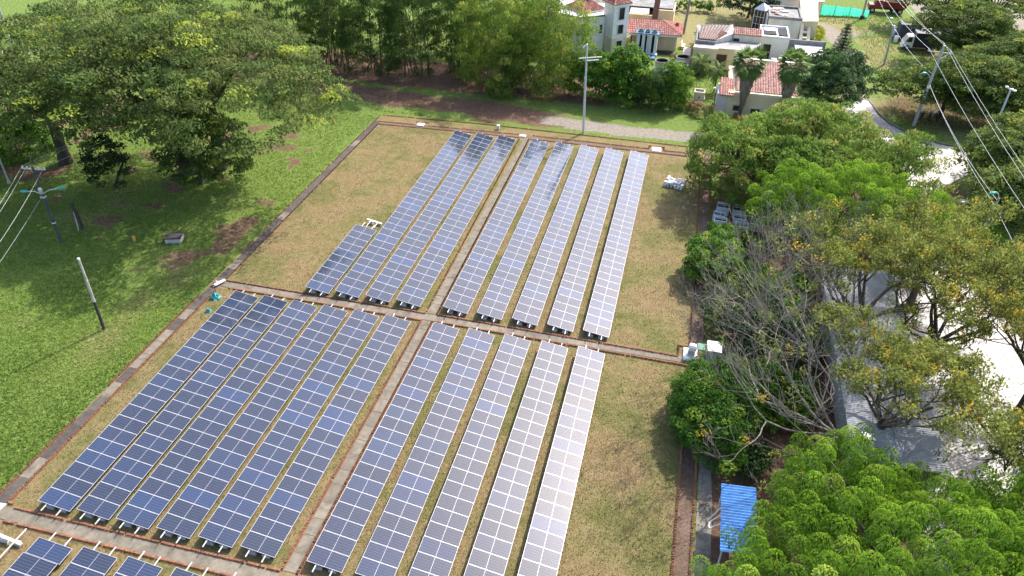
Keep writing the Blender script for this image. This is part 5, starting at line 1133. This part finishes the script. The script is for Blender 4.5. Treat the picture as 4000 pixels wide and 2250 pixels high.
hedge('low clipped shrubs beside the cottage corner, one lime and one russet', [(29.2, 89.6), (30.9, 89.4)], .8, .75, 'hedge', 70, .16, .09, seed=5)
tree('green_bush', 'bright feathery green bush at the lower end of the yellow green hedge', 'bush', (58.3, 44.2, 0), [dict(c=(57.8, 44.3, 1.2), r=(3.0, 2.6, 1.9), n=90, sep=.5, lo=-.3, rad=.7, m=90, L=.34, W=.08, p=dict(tint_mean=.6, young=.1, droop=.7), seed=36)], 'bright', r0=.1, kl=5)

# trees on the right of the field
lo_ = dict(flat=.6, droop=.5, tint_mean=.5, young=.13, shell=.35)
br_ = dict(flat=1.0, droop=1.1, tint_mean=.5, young=.07, mop=True, shell=.84, lowcut=-.25, updir=.3, spread=.2)
tree('loose_tree', 'loose feathery green tree at the far right corner of the field', 'tree', (38.5, 49.5, 0), [dict(c=(38.3, 49.3, 3.6), r=(4.0, 4.6, 3.9), n=240, sep=.55, lo=-.65, rad=.75, m=80, L=.36, W=.11, p=lo_, seed=41)], 'loose', r0=.22, kl=20)
tree('loose_tree', 'wide pale green tree in front of the palm house and hedge', 'tree', (45.5, 53, 0), [dict(c=(45.5, 53.0, 4.0), r=(6.5, 5.0, 3.9), n=380, sep=.6, lo=-.5, rad=.8, m=80, L=.36, W=.11, p=lo_, seed=42)], 'loose', r0=.3, kl=26)
tree('loose_tree', 'thin airy tree beside the road bend with gaps in its crown', 'tree', (53.2, 48.5, 0), [dict(c=(53.2, 48.8, 4.0), r=(4.0, 4.2, 3.4), n=150, sep=.6, lo=-.4, rad=.75, m=66, L=.34, W=.11, p=lo_, seed=43, hole=.35)], 'loose', r0=.2, kl=24)
tree('loose_tree', 'mid green tree shading the scrap heap', 'tree', (43.5, 47.0, 0), [dict(c=(43.8, 47.0, 4.4), r=(4.2, 3.4, 2.7), n=170, sep=.6, lo=-.2, rad=.8, m=80, L=.36, W=.12, p=dict(flat=.6, droop=.5, tint_mean=.3, young=.05, shell=.35), seed=44)], 'loose', r0=.22, kl=20)
tree('mop_head_tree', 'vivid green tree of drooping mop heads beyond the bare branches', 'tree', (47.5, 39.8, 0), [dict(c=(46.8, 40.2, 3.6), r=(6.6, 4.4, 3.9), n=290, sep=.8, lo=-.3, rad=.6, m=240, L=.2, W=.065, p=br_, seed=45)], 'bright', r0=.26, kl=30)
tree('mop_head_tree', 'vivid green tree of drooping mop heads by the road edge', 'tree', (53, 42, 0), [dict(c=(52.7, 41.6, 3.2), r=(3.2, 3.4, 3.0), n=120, sep=.8, lo=-.3, rad=.58, m=240, L=.2, W=.065, p=br_, seed=46)], 'bright', r0=.2, kl=18)
tree('mop_head_tree', 'large vivid green tree of drooping mop heads nearest the camera', 'tree', (46, 2.5, 0), [dict(c=(46.3, 1.6, 3.7), r=(8.6, 7.4, 4.4), n=720, sep=.74, lo=-.3, rad=.56, inner=.15, m=300, L=.17, W=.055, p=br_, seed=47, jit=.08), dict(c=(43.6, 8.6, 3.2), r=(3.0, 3.0, 4.0), n=110, sep=.74, lo=-.3, rad=.54, m=300, L=.17, W=.055, p=br_, seed=48)], 'bright', r0=.35, kl=60)
tree('mop_head_tree', 'vivid green tree of drooping mop heads over the bright yard at the lower right', 'tree', (53.5, 6, 0), [dict(c=(53.5, 6.5, 3.6), r=(4.6, 5.0, 4.0), n=230, sep=.78, lo=-.3, rad=.56, m=300, L=.17, W=.055, p=br_, seed=49, hole=.25)], 'bright', r0=.25, kl=36)
sh_ = dict(flat=.7, droop=.4, tint_mean=.45, young=.1)
tree('green_shrub', 'glossy green shrub on the kerb between the scrap heap and bare tree', 'shrub', (37.4, 35.5, 0), [dict(c=(36.9, 34.0, 1.3), r=(2.0, 3.0, 1.9), n=90, sep=.5, lo=-.4, rad=.55, m=100, L=.26, W=.14, p=sh_, seed=51), dict(c=(38.3, 37.4, .9), r=(2.3, 1.8, 1.5), n=70, sep=.5, lo=-.4, rad=.55, m=100, L=.26, W=.14, p=sh_, seed=52)], 'bush', r0=.1, kl=12)
tree('green_shrub', 'dark green rounded shrub under the bare branches at the kerb', 'shrub', (37.6, 16.5, 0), [dict(c=(37.5, 16.4, 1.3), r=(2.5, 4.2, 2.0), n=200, sep=.45, lo=-.4, rad=.55, m=100, L=.24, W=.11, p=dict(flat=.7, droop=.4, tint_mean=.3, young=.07), seed=53)], 'bush', r0=.1, kl=12)
tree('green_shrub', 'deep green undergrowth shrub below the tangled bare twigs', 'shrub', (39.5, 26, 0), [dict(c=(39.5, 27.0, .9), r=(2.8, 4.0, 1.5), n=120, sep=.5, lo=-.2, rad=.6, m=80, L=.26, W=.12, p=dict(flat=.7, droop=.4, tint_mean=.3, young=.06), seed=54)], 'dark', r0=.08, kl=8)

for i_, (x_, y_, rx_, ry_, rz_, lb_) in enumerate([(41.5, 19.5, 2.4, 3.0, 1.3, 'dark undergrowth bush between the rounded shrub and the grey shed'), (42.5, 25.5, 2.2, 3.4, 1.5, 'dark undergrowth bush beneath the leafless tree'), (41.5, 32.0, 2.8, 3.0, 1.4, 'dark undergrowth bush behind the glossy kerb shrub'), (41.0, 12.6, 1.8, 1.8, .9, 'low dark bush between the blue shed and the rounded shrub')]):
    tree('undergrowth_bush', lb_, 'bush', (x_, y_, 0), [dict(c=(x_, y_, .6), r=(rx_, ry_, rz_), n=70, sep=.5, lo=-.2, rad=.6, m=80, L=.26, W=.12, p=dict(flat=.7, droop=.4, tint_mean=.4, young=.05), seed=600 + i_, hole=.3)], 'dark' if i_ % 2 else 'bush', r0=.06, kl=6)

def bare_tree(label, base, h0, r0, n_main, length, seed, leaf=None, leafprob=0.0, az0=0.0, azs=6.28, name='bare_tree', barkmat='barkgrey', rise=(.18, .55), depth=5, puff=None):
    g = random.Random(seed); t = thing(name, label, 'tree', base); b0 = Vector(base); fork = b0 + Vector((0, 0, h0))
    tb = MB(); tb.tube([b0, b0.lerp(fork, .3), fork], [r0 * 1.5, r0 * 1.1, r0], 9, cap=False); tb.build('trunk', MAT[barkmat], t, True)
    tips = []
    def grow(bm2, p, d, L_, r_, dep):
        pts = [p]; q = p; dd = d.copy(); k = 4
        for i in range(k):
            dd = (dd + Vector((g.uniform(-1, 1), g.uniform(-1, 1), g.uniform(-.5, .9))) * .22).normalized(); q = q + dd * (L_ / k); pts.append(q)
        bm2.tube(pts, [r_ * (1 - .45 * i / k) for i in range(k + 1)], 5 if r_ > .03 else 3, cap=False)
        if dep == 0: tips.append(q); return
        nb = g.choice((2, 3, 3)) if dep > 1 else g.choice((2, 3, 4))
        for i in range(nb):
            pp = pts[g.choice((2, 3, 4, 4))]
            nd = (dd + Vector((g.uniform(-1, 1), g.uniform(-1, 1), g.uniform(-.35, .75))) * .85).normalized()
            grow(bm2, pp, nd, L_ * g.uniform(.58, .8), max(.009, r_ * g.uniform(.40, .56)), dep - 1)
    for i in range(n_main):
        a_ = az0 + azs * (i + g.uniform(.2, .8)) / n_main; e_ = g.uniform(*rise); d = Vector((math.cos(a_) * math.cos(e_ * 1.5), math.sin(a_) * math.cos(e_ * 1.5), math.sin(e_ * 1.5)))
        bb = MB(); grow(bb, fork, d, length * g.uniform(.8, 1.15), r0 * g.uniform(.45, .65), depth); bb.build('branch', MAT[barkmat], t, True)
    if leaf:
        sel = [q for q in tips if g.random() < leafprob]
        lv = Leaves(); puffs(lv, np.array([tuple(q) for q in sel]), **(puff or {})); lv.build('crown', LEAF[leaf], t)
    return t
yp = dict(rad=.48, n=24, L_=.2, W_=.10, flat=.75, droop=.7, tint_mean=.5, young=.05, shell=.2, lowcut=-1)
bare_tree('leafless grey tree reaching its twigs over the kerb towards the panels', (43.8, 22.5, 0), 2.4, .19, 8, 4.6, 61, 'yellow', .04, R(95), R(190), puff=yp, rise=(.05, .42))
bare_tree('leafless tree with long pale limb reaching over the dark shrub', (44.8, 15.5, 0), 1.8, .18, 8, 4.6, 62, 'yellow', .03, R(105), R(150), puff=yp, rise=(.02, .3))
bare_tree('leafless grey crown standing before the vivid mop head tree', (44.5, 33.5, 0), 2.6, .15, 6, 2.6, 63, None, 0, 0, 6.28, rise=(.3, .8))
bare_tree('yellowing tree with thin olive crown over the grey shed', (47.2, 26.5, 0), 3.2, .3, 8, 3.3, 64, 'yellow', .52, 0, 6.28, name='yellowing_tree', barkmat='bark', puff=yp, rise=(.25, .7))
bare_tree('yellowing tree with dark limbs standing in the bright yard', (52.0, 25.5, 0), 2.6, .3, 8, 3.5, 65, 'yellow', .52, 0, 6.28, name='yellowing_tree', barkmat='barkdark', puff=yp, rise=(.3, .75))
bare_tree('olive yellowing tree covering the near part of the grey shed', (47.0, 15.8, 0), 3.0, .28, 8, 2.8, 66, 'yellow', .6, 0, 6.28, name='yellowing_tree', barkmat='bark', puff=yp, rise=(.25, .7))
bare_tree('yellowing tree with orange tinged tips at the right frame edge', (57.5, 22.5, 0), 3.0, .3, 8, 3.4, 67, 'yellow', .52, 0, 6.28, name='yellowing_tree', barkmat='barkdark', puff=dict(yp, young=.16), rise=(.25, .7))

bare_tree('olive yellowing tree at the lower right over the bright yard', (55.0, 14.5, 0), 2.8, .28, 8, 3.2, 68, 'yellow', .7, 0, 6.28, name='yellowing_tree', barkmat='barkdark', puff=yp, rise=(.25, .7))
bare_tree('yellowing tree between the grey shed and the road bend', (52.5, 33.5, 0), 2.6, .26, 8, 3.0, 69, 'yellow', .6, 0, 6.28, name='yellowing_tree', barkmat='bark', puff=yp, rise=(.25, .7))
# far right and top
ac = dict(flat=.38, droop=.2, tint_mean=.5, young=.14, updir=1.2)
def acacia(label, x, y, levels, seed, leaf='acacia', r0=.28, name='spreading_tree'):
    return tree(name, label, 'tree', (x, y, 0), [dict(c=(cx, cy, cz), r=(rx, ry, rz), n=n, sep=.6, lo=-.1, rad=.9, m=80, L=.36, W=.16, p=ac, seed=seed + i, jit=.1) for i, (cx, cy, cz, rx, ry, rz, n) in enumerate(levels)], leaf, 'barkdark', (x, y, 2.4), r0, 24)
acacia('spreading layered tree in the middle right, shading the motorbikes', 63.5, 77.0, [(61.0, 77.0, 3.2, 5.4, 4.0, 1.9, 130), (66.0, 76.5, 4.6, 6.2, 4.6, 2.8, 220), (70.5, 74.5, 3.6, 4.5, 3.6, 2.4, 110), (66.5, 75.5, 2.2, 5.0, 3.5, 1.4, 70)], 71)
acacia('spreading layered tree right of the box truck', 71, 100, [(70.2, 99.5, 4.6, 5.8, 5.2, 3.6, 240), (73.5, 96.0, 3.6, 5.4, 4.4, 2.4, 130), (68.2, 96.5, 2.8, 2.6, 2.5, 1.6, 40)], 75)
acacia('spreading tree beyond the dump truck at the top right', 70.5, 117, [(70.5, 117, 4.2, 6.5, 5.5, 3.4, 240)], 77)
acacia('pale feathery tree in the top right corner', 79.5, 119, [(79.5, 119, 3.6, 6.0, 5.5, 3.8, 200)], 79, 'loose')
acacia('low broad tree between the two spreading trees at the right edge', 74.5, 88, [(74.0, 87.5, 3.6, 7.5, 5.2, 3.0, 260)], 81)
acacia('dark green tree below the flood light pole at the right edge', 67, 57, [(67.0, 57.5, 3.0, 6.2, 5.4, 3.8, 300)], 83, 'acacia')
acacia('dark tree beside the yard lamp at the right edge', 65.2, 47.5, [(65.2, 47.5, 3.0, 4.8, 5.4, 3.8, 240)], 85, 'acacia')
tree('mango_tree', 'dense round mango tree beside the dirt road', 'tree', (50.0, 75.5, 0), [dict(c=(49.9, 75.3, 3.2), r=(4.0, 3.8, 3.3), n=240, sep=.5, lo=-.55, rad=.62, m=90, L=.36, W=.12, p=dict(flat=.7, droop=.5, tint_mean=.5, young=.05, mop=True, shell=.7), seed=91)], 'mango', r0=.25, kl=12)
tree('dark_tree', 'dark leafy tree at the top beside the glass tower', 'tree', (41, 114.5, 0), [dict(c=(40.6, 114, 2.6), r=(4.2, 3.4, 3.2), n=130, sep=.6, lo=-.4, rad=.8, m=70, p=sm, seed=92)], 'dark', r0=.2, kl=10)
tree('dark_tree', 'grey green shrub behind the old clay tiles of the cream house', 'shrub', (35.5, 99, 0), [dict(c=(35.5, 99, 1.0), r=(2.2, 1.6, 1.5), n=50, sep=.4, lo=-.3, rad=.55, m=60, L=.3, W=.12, p=sm, seed=93)], 'mango', r0=.1, kl=6)
# conifer in tiers
t = thing('conifer', 'slender tiered conifer behind the round mango tree', 'tree', (52.4, 88.5, 0)); lv = Leaves(); b = MB()
b.tube([(52.4, 88.5, 0), (52.4, 88.5, 7.4)], [.18, .03], 8)
for k in range(15):
    z = 1.0 + k * .42; rr = 2.05 * (1 - k / 15.5) + .1; nb = 9
    for j in range(nb):
        a_ = 2 * math.pi * (j + .5 * (k % 2)) / nb + rnd.uniform(-.1, .1); e = Vector((52.4 + rr * math.cos(a_), 88.5 + rr * math.sin(a_), z + .12 * rr)); s0 = Vector((52.4, 88.5, z))
        b.tube([s0, e], [.035, .012], 4, cap=False); C = [tuple(s0.lerp(e, u_)) for u_ in np.linspace(.25, 1, max(2, int(rr * 3.5)))]
        puffs(lv, np.array(C), .24, 16, .3, .05, flat=.5, droop=.1, tint_mean=.5, young=.05, shell=.2, lowcut=-1)
b.build('trunk', MAT['barkdark'], t); lv.build('crown', LEAF['conifer'], t)

# palms
def frond_fan(L_, seed):
    g = np.random.default_rng(seed); V = []; T = []; q = []
    b = Leaves(); k = 17
    a_ = np.linspace(-1.25, 1.25, k); dirs = np.stack([np.cos(a_), np.sin(a_), -.10 - .35 * np.abs(a_) * .4 + g.normal(size=k) * .05], -1); dirs = unit(dirs)
    st = np.array([L_ * .45, 0, .08]); c = st + dirs * L_ * .33
    b.add(c, np.tile([0, 0, 1.0], (k, 1)) + g.normal(size=(k, 3)) * .15, dirs, np.full(k, L_ * .68), np.full(k, L_ * .10), np.tile([.5, .06, .5], (k, 1)) + g.normal(size=(k, 3)) * .1)
    b.add(np.array([[L_ * .22, 0, .02]]), np.array([[0, 0, 1.]]), np.array([[1., 0, .15]]), np.array([L_ * .5]), np.array([.06]), np.array([[.8, .6, .6]]))
    return b
def frond_feather(L_, seed, arch=.55):
    g = np.random.default_rng(seed); b = Leaves(); k = 30; u_ = np.linspace(.12, 1, k)
    px = L_ * u_ * (1 - .18 * u_ ** 2); pz = L_ * (.55 * u_ - arch * 1.5 * u_ ** 2.2)
    for s in (-1, 1):
        ax = unit(np.stack([np.full(k, .55), np.full(k, s * 1.0), -.35 - .3 * u_], -1) + g.normal(size=(k, 3)) * .08); ll = L_ * .30 * np.sin(np.pi * (u_ * .86 + .1)) + .06
        c = np.stack([px, np.zeros(k), pz], -1) + ax * ll[:, None] * .5
        b.add(c, np.tile([0, 0, 1.], (k, 1)) + g.normal(size=(k, 3)) * .2, ax, ll, np.full(k, .055 + L_ * .008), np.tile([.5, .08, .5], (k, 1)) + g.normal(size=(k, 3)) * .14)
    b.add(np.stack([px, px * 0, pz], -1)[::2], np.tile([0, 0, 1.], (15, 1)), np.gradient(np.stack([px, px * 0, pz], -1), axis=0)[::2], np.full(15, L_ * .09), np.full(15, .04), np.tile([.6, .5, .6], (15, 1)))
    return b
def mesh_of(lv, name, mat):
    o = lv.build(name, mat, None); me = o.data; bpy.data.objects.remove(o); return me
FAN = [mesh_of(frond_fan(1.75, s), 'frond', LEAF['palm']) for s in (1, 2, 3)]; FEA = [mesh_of(frond_feather(1.7, s), 'frond', LEAF['palm']) for s in (4, 5, 6)]
def palm(label, base, h, kind, nf, L_=1.0, r0=.16, skirt=None, name='palm_tree', low=-55, group=None):
    t = thing(name, label, 'palm', base, group); top = Vector((base[0] + .12, base[1], base[2] + h)); b0 = Vector(base)
    part('trunk', t, MAT['bark'], lambda b: b.tube([b0, b0.lerp(top, .5) + Vector((-.05, 0, 0)), top], [r0 * 1.2, r0, r0 * .85], 9))
    for i in range(nf):
        u_ = (i + .5) / nf; el = R(78 - (78 - low) * u_ ** .85); az = i * 2.39996 + rnd.uniform(-.2, .2)
        o = link('frond', (FAN if kind == 'fan' else FEA)[i % 3], t); o.location = Vector((.12, 0, h)) + Vector((math.cos(az) * .1, math.sin(az) * .1, .1 - .35 * u_))
        o.rotation_euler = (Matrix.Rotation(az, 3, 'Z') @ Matrix.Rotation(-el, 3, 'Y')).to_euler(); s = L_ * rnd.uniform(.85, 1.12); o.scale = (s, s, s)
    if skirt:
        z0, z1, rt = skirt; g = np.random.default_rng(int(base[0] * 10)); k = 1700; u_ = g.random(k) ** .8; z = z1 + (z0 - z1) * (1 - u_); rr = (rt * (1 - u_) ** .8 + .08) * np.sqrt(g.uniform(.5, 1, k)); a_ = g.uniform(0, 6.28, k)
        z = z0 + (z1 - z0) * u_; c = np.stack([top.x + rr * np.cos(a_), top.y + rr * np.sin(a_), z], -1); out = np.stack([np.cos(a_), np.sin(a_), np.full(k, .1)], -1)
        lv = Leaves(); lv.add(c, out + g.normal(size=(k, 3)) * .3, np.stack([-np.cos(a_) * .25, -np.sin(a_) * .25, np.full(k, -1.)], -1) + g.normal(size=(k, 3)) * .12, g.uniform(.6, 1.1, k), g.uniform(.09, .2, k), np.stack([g.random(k), g.random(k) * .3, g.random(k)], -1))
        lv.build('dead_skirt', SKIRT, t)
    return t
SKIRT = leafmat('dead_fronds', (.26, .215, .18), (.44, .38, .32), (.50, .42, .30), .2, .9)
palm('tall fan palm with grey dead skirt nearer the garden lawn', (39.3, 69.4, 0), 7.0, 'fan', 34, 1.12, .17, (6.7, 1.0, 1.0), 'fan_palm', -62)
palm('tall fan palm with grey dead skirt nearer the mango tree', (44.1, 69.5, 0), 7.1, 'fan', 34, 1.12, .17, (6.8, 0.9, 1.0), 'fan_palm', -62)
palm('small feather palm standing on the garden lawn', (36.2, 77.6, 0), 2.9, 'feather', 22, 1.0, .1, None, 'feather_palm', -60)
palm('squat feather palm before the cream house wall', (34.0, 84.0, 0), 1.5, 'feather', 26, 1.15, .16, None, 'feather_palm', -50)
for i, (x, y, h, lb) in enumerate([(46.2, 71.6, 2.6, 'arching garden palm at the corner of the palm house'), (47.9, 70.6, 2.2, 'arching garden palm lowest below the mango tree'), (49.2, 71.2, 2.4, 'arching garden palm between mango tree and road'), (47.4, 72.8, 3.1, 'tallest arching garden palm beside the mango tree')]): palm(lb, (x, y, 0), h, 'feather', 18, 1.2, .08, None, 'garden_palm', -40, 'garden palms below the mango tree')
palm('feather palm half hidden behind the flood light pole', (71.5, 73.5, 0), 3.2, 'feather', 18, 1.6, .14, None, 'feather_palm', -40)

# ------------------------------------------------------------------ grass blades on the lawns and the dry beds
def blades(name, N, sampler, mat, hh, ww, tint, seed):
    g = np.random.default_rng(seed); x, y = sampler(g, N); n_ = len(x); a_ = g.uniform(0, 6.28, n_); h = hh * g.uniform(.5, 1.3, n_)
    lx_, ly_ = g.normal(size=n_) * .45 * h, g.normal(size=n_) * .45 * h; w2 = ww * g.uniform(.6, 1.2, n_)
    zb = np.full(n_, .005); c, s = np.cos(a_) * w2, np.sin(a_) * w2
    V = np.stack([np.stack([x - c, y - s, zb], -1), np.stack([x + c, y + s, zb], -1), np.stack([x + lx_, y + ly_, zb + h], -1)], 1).reshape(-1, 3)
    me = bpy.data.meshes.new(name); np_mesh(me, V, np.arange(len(V), dtype=np.int32).reshape(-1, 3))
    T = tint(x, y, g); at_ = me.attributes.new('tint', 'FLOAT_COLOR', 'POINT'); at_.data.foreach_set('color', np.repeat(np.concatenate([T, np.ones((n_, 1))], 1), 3, 0).astype(np.float32).reshape(-1))
    me.materials.append(mat); tag(link(name, me), kind='stuff')
def lawn_s(g, N):
    x = g.uniform(-60, -3.1, N); y = -8 + 68 * g.random(N) ** 1.25; k = (g.random(N) < np.clip(28 / (np.abs(x) + y + 6), .12, 1)) & (x > -14 - .75 * y)
    bare = (fbm(x, y, 5, 1) - .5) + .7 * (fbm(x, y, 1.7, 5) - .5) + .4 * (fbm(x, y, 14, 9) - .5); k &= ~((bare > .10) & (y > 20) & (g.random(N) < .8))
    return x[k], y[k]
def lawn_t(x, y, g):
    t0 = fbm(x, y, 3.5, 201); t1 = fbm(x, y, 7, 31); n_ = len(x)
    return np.stack([np.clip(t0 * 1.6 - .3 + g.normal(size=n_) * .12, 0, 1), np.clip((t1 - .58) * 3, 0, .6), np.clip(.5 + g.normal(size=n_) * .2, 0, 1)], -1)
blades('grass', 420000, lawn_s, LEAF['grass'], .15, .045, lawn_t, 301)
def bed_s(g, N):
    x = g.uniform(-2.1, 35.5, N); y = g.uniform(-6, 58.5, N); ok = ~((y > -1.5) & (y < -.4)) & ~((y > 21.8) & (y < 23.0)) & ~((x > 15.2) & (x < 16.3)) & (y < 56)
    ok &= (g.random(N) < np.clip(34 / (y + 22), .25, 1)); inrow = np.zeros(N, bool)
    for xl, y0, y1 in [(q, 0, 21.2) for q in FX] + [(q, 23.2, 55.5) for q in BX[1:]] + [(BX[0], 23, 33)]: inrow |= (x > xl + .3) & (x < xl + 1.75) & (y > y0 + .5) & (y < y1)
    ok &= ~inrow; return x[ok], y[ok]
def bed_t(x, y, g):
    t0 = .5 * fbm(x, y, 2.2, 211) + .5 * fbm(x, y, 8, 251); t1 = fbm(x, y, 6, 231); n_ = len(x)
    return np.stack([np.clip((t0 - .5) * 3.2 + .5 + g.normal(size=n_) * .15, 0, 1), np.clip((t1 - .50) * 4 + .38 * sstep(x, 28.5, 31) * sstep(y, 23, 26) + .9 * sstep(-np.minimum(np.abs(x - 15.0), np.abs(x - 35.5) * .7), -1.4, -.2) + .5 * sstep(x, -2, 12) * (x < 15) * (y < 22) * sstep(fbm(x, y, 3, 241), .45, .6) + g.normal(size=n_) * .15, 0, 1), np.clip(.5 + g.normal(size=n_) * .22, 0, 1)], -1)
blades('dry_grass', 330000, bed_s, LEAF['straw'], .085, .028, bed_t, 302)
def rest_s(g, N):
    x = g.uniform(-70, 80, N); y = g.uniform(59.8, 122, N); s = fbm(x, y, 5, 1); k = (np.abs(y - 64.5) > 3 + 3 * s) & (g.random(N) < .7); k &= ~((x > 48) & (x < 58) & (y < 115)) & ~((x > 20) & (x < 52) & (y > 84)) & ~((x > 37) & (x < 48) & (y > 70) & (y < 81)) & ~((x < 24) & (x > -30) & (y > 68))
    return x[k], y[k]
blades('meadow_grass', 200000, rest_s, LEAF['grass'], .22, .07, lawn_t, 303)

def litter(name, N, box, z, seed, size=.09):
    g = np.random.default_rng(seed); lv = Leaves(); x = g.uniform(box[0], box[1], N); y = g.uniform(box[2], box[3], N); k = g.random(N) < np.clip((fbm(x, y, 3, seed) - .35) * 3, 0, 1); x, y = x[k], y[k]; n_ = len(x)
    lv.add(np.stack([x, y, np.full(n_, z)], -1), np.tile([0, 0, 1.], (n_, 1)) + g.normal(size=(n_, 3)) * .3, g.normal(size=(n_, 3)) * [1, 1, .15], g.uniform(.6, 1.6, n_) * size, g.uniform(.4, .9, n_) * size, np.stack([g.random(n_), (g.random(n_) < .15) * .8, g.random(n_)], -1))
    tag(lv.build(name, LITTER, None), kind='stuff')
LITTER = leafmat('dry_leaves', (.11, .07, .035), (.26, .18, .08), (.42, .30, .06), .1, .9)
litter('leaf_litter', 9000, (50.3, 60, 8, 46), .03, 401); litter('leaf_litter', 12000, (36.7, 45, 8, 50), .04, 402); litter('leaf_litter', 2500, (35.6, 37.6, -2, 50), .06, 403, .07); litter('leaf_litter', 6000, (-28, 20, 62, 72), .03, 404, .12)
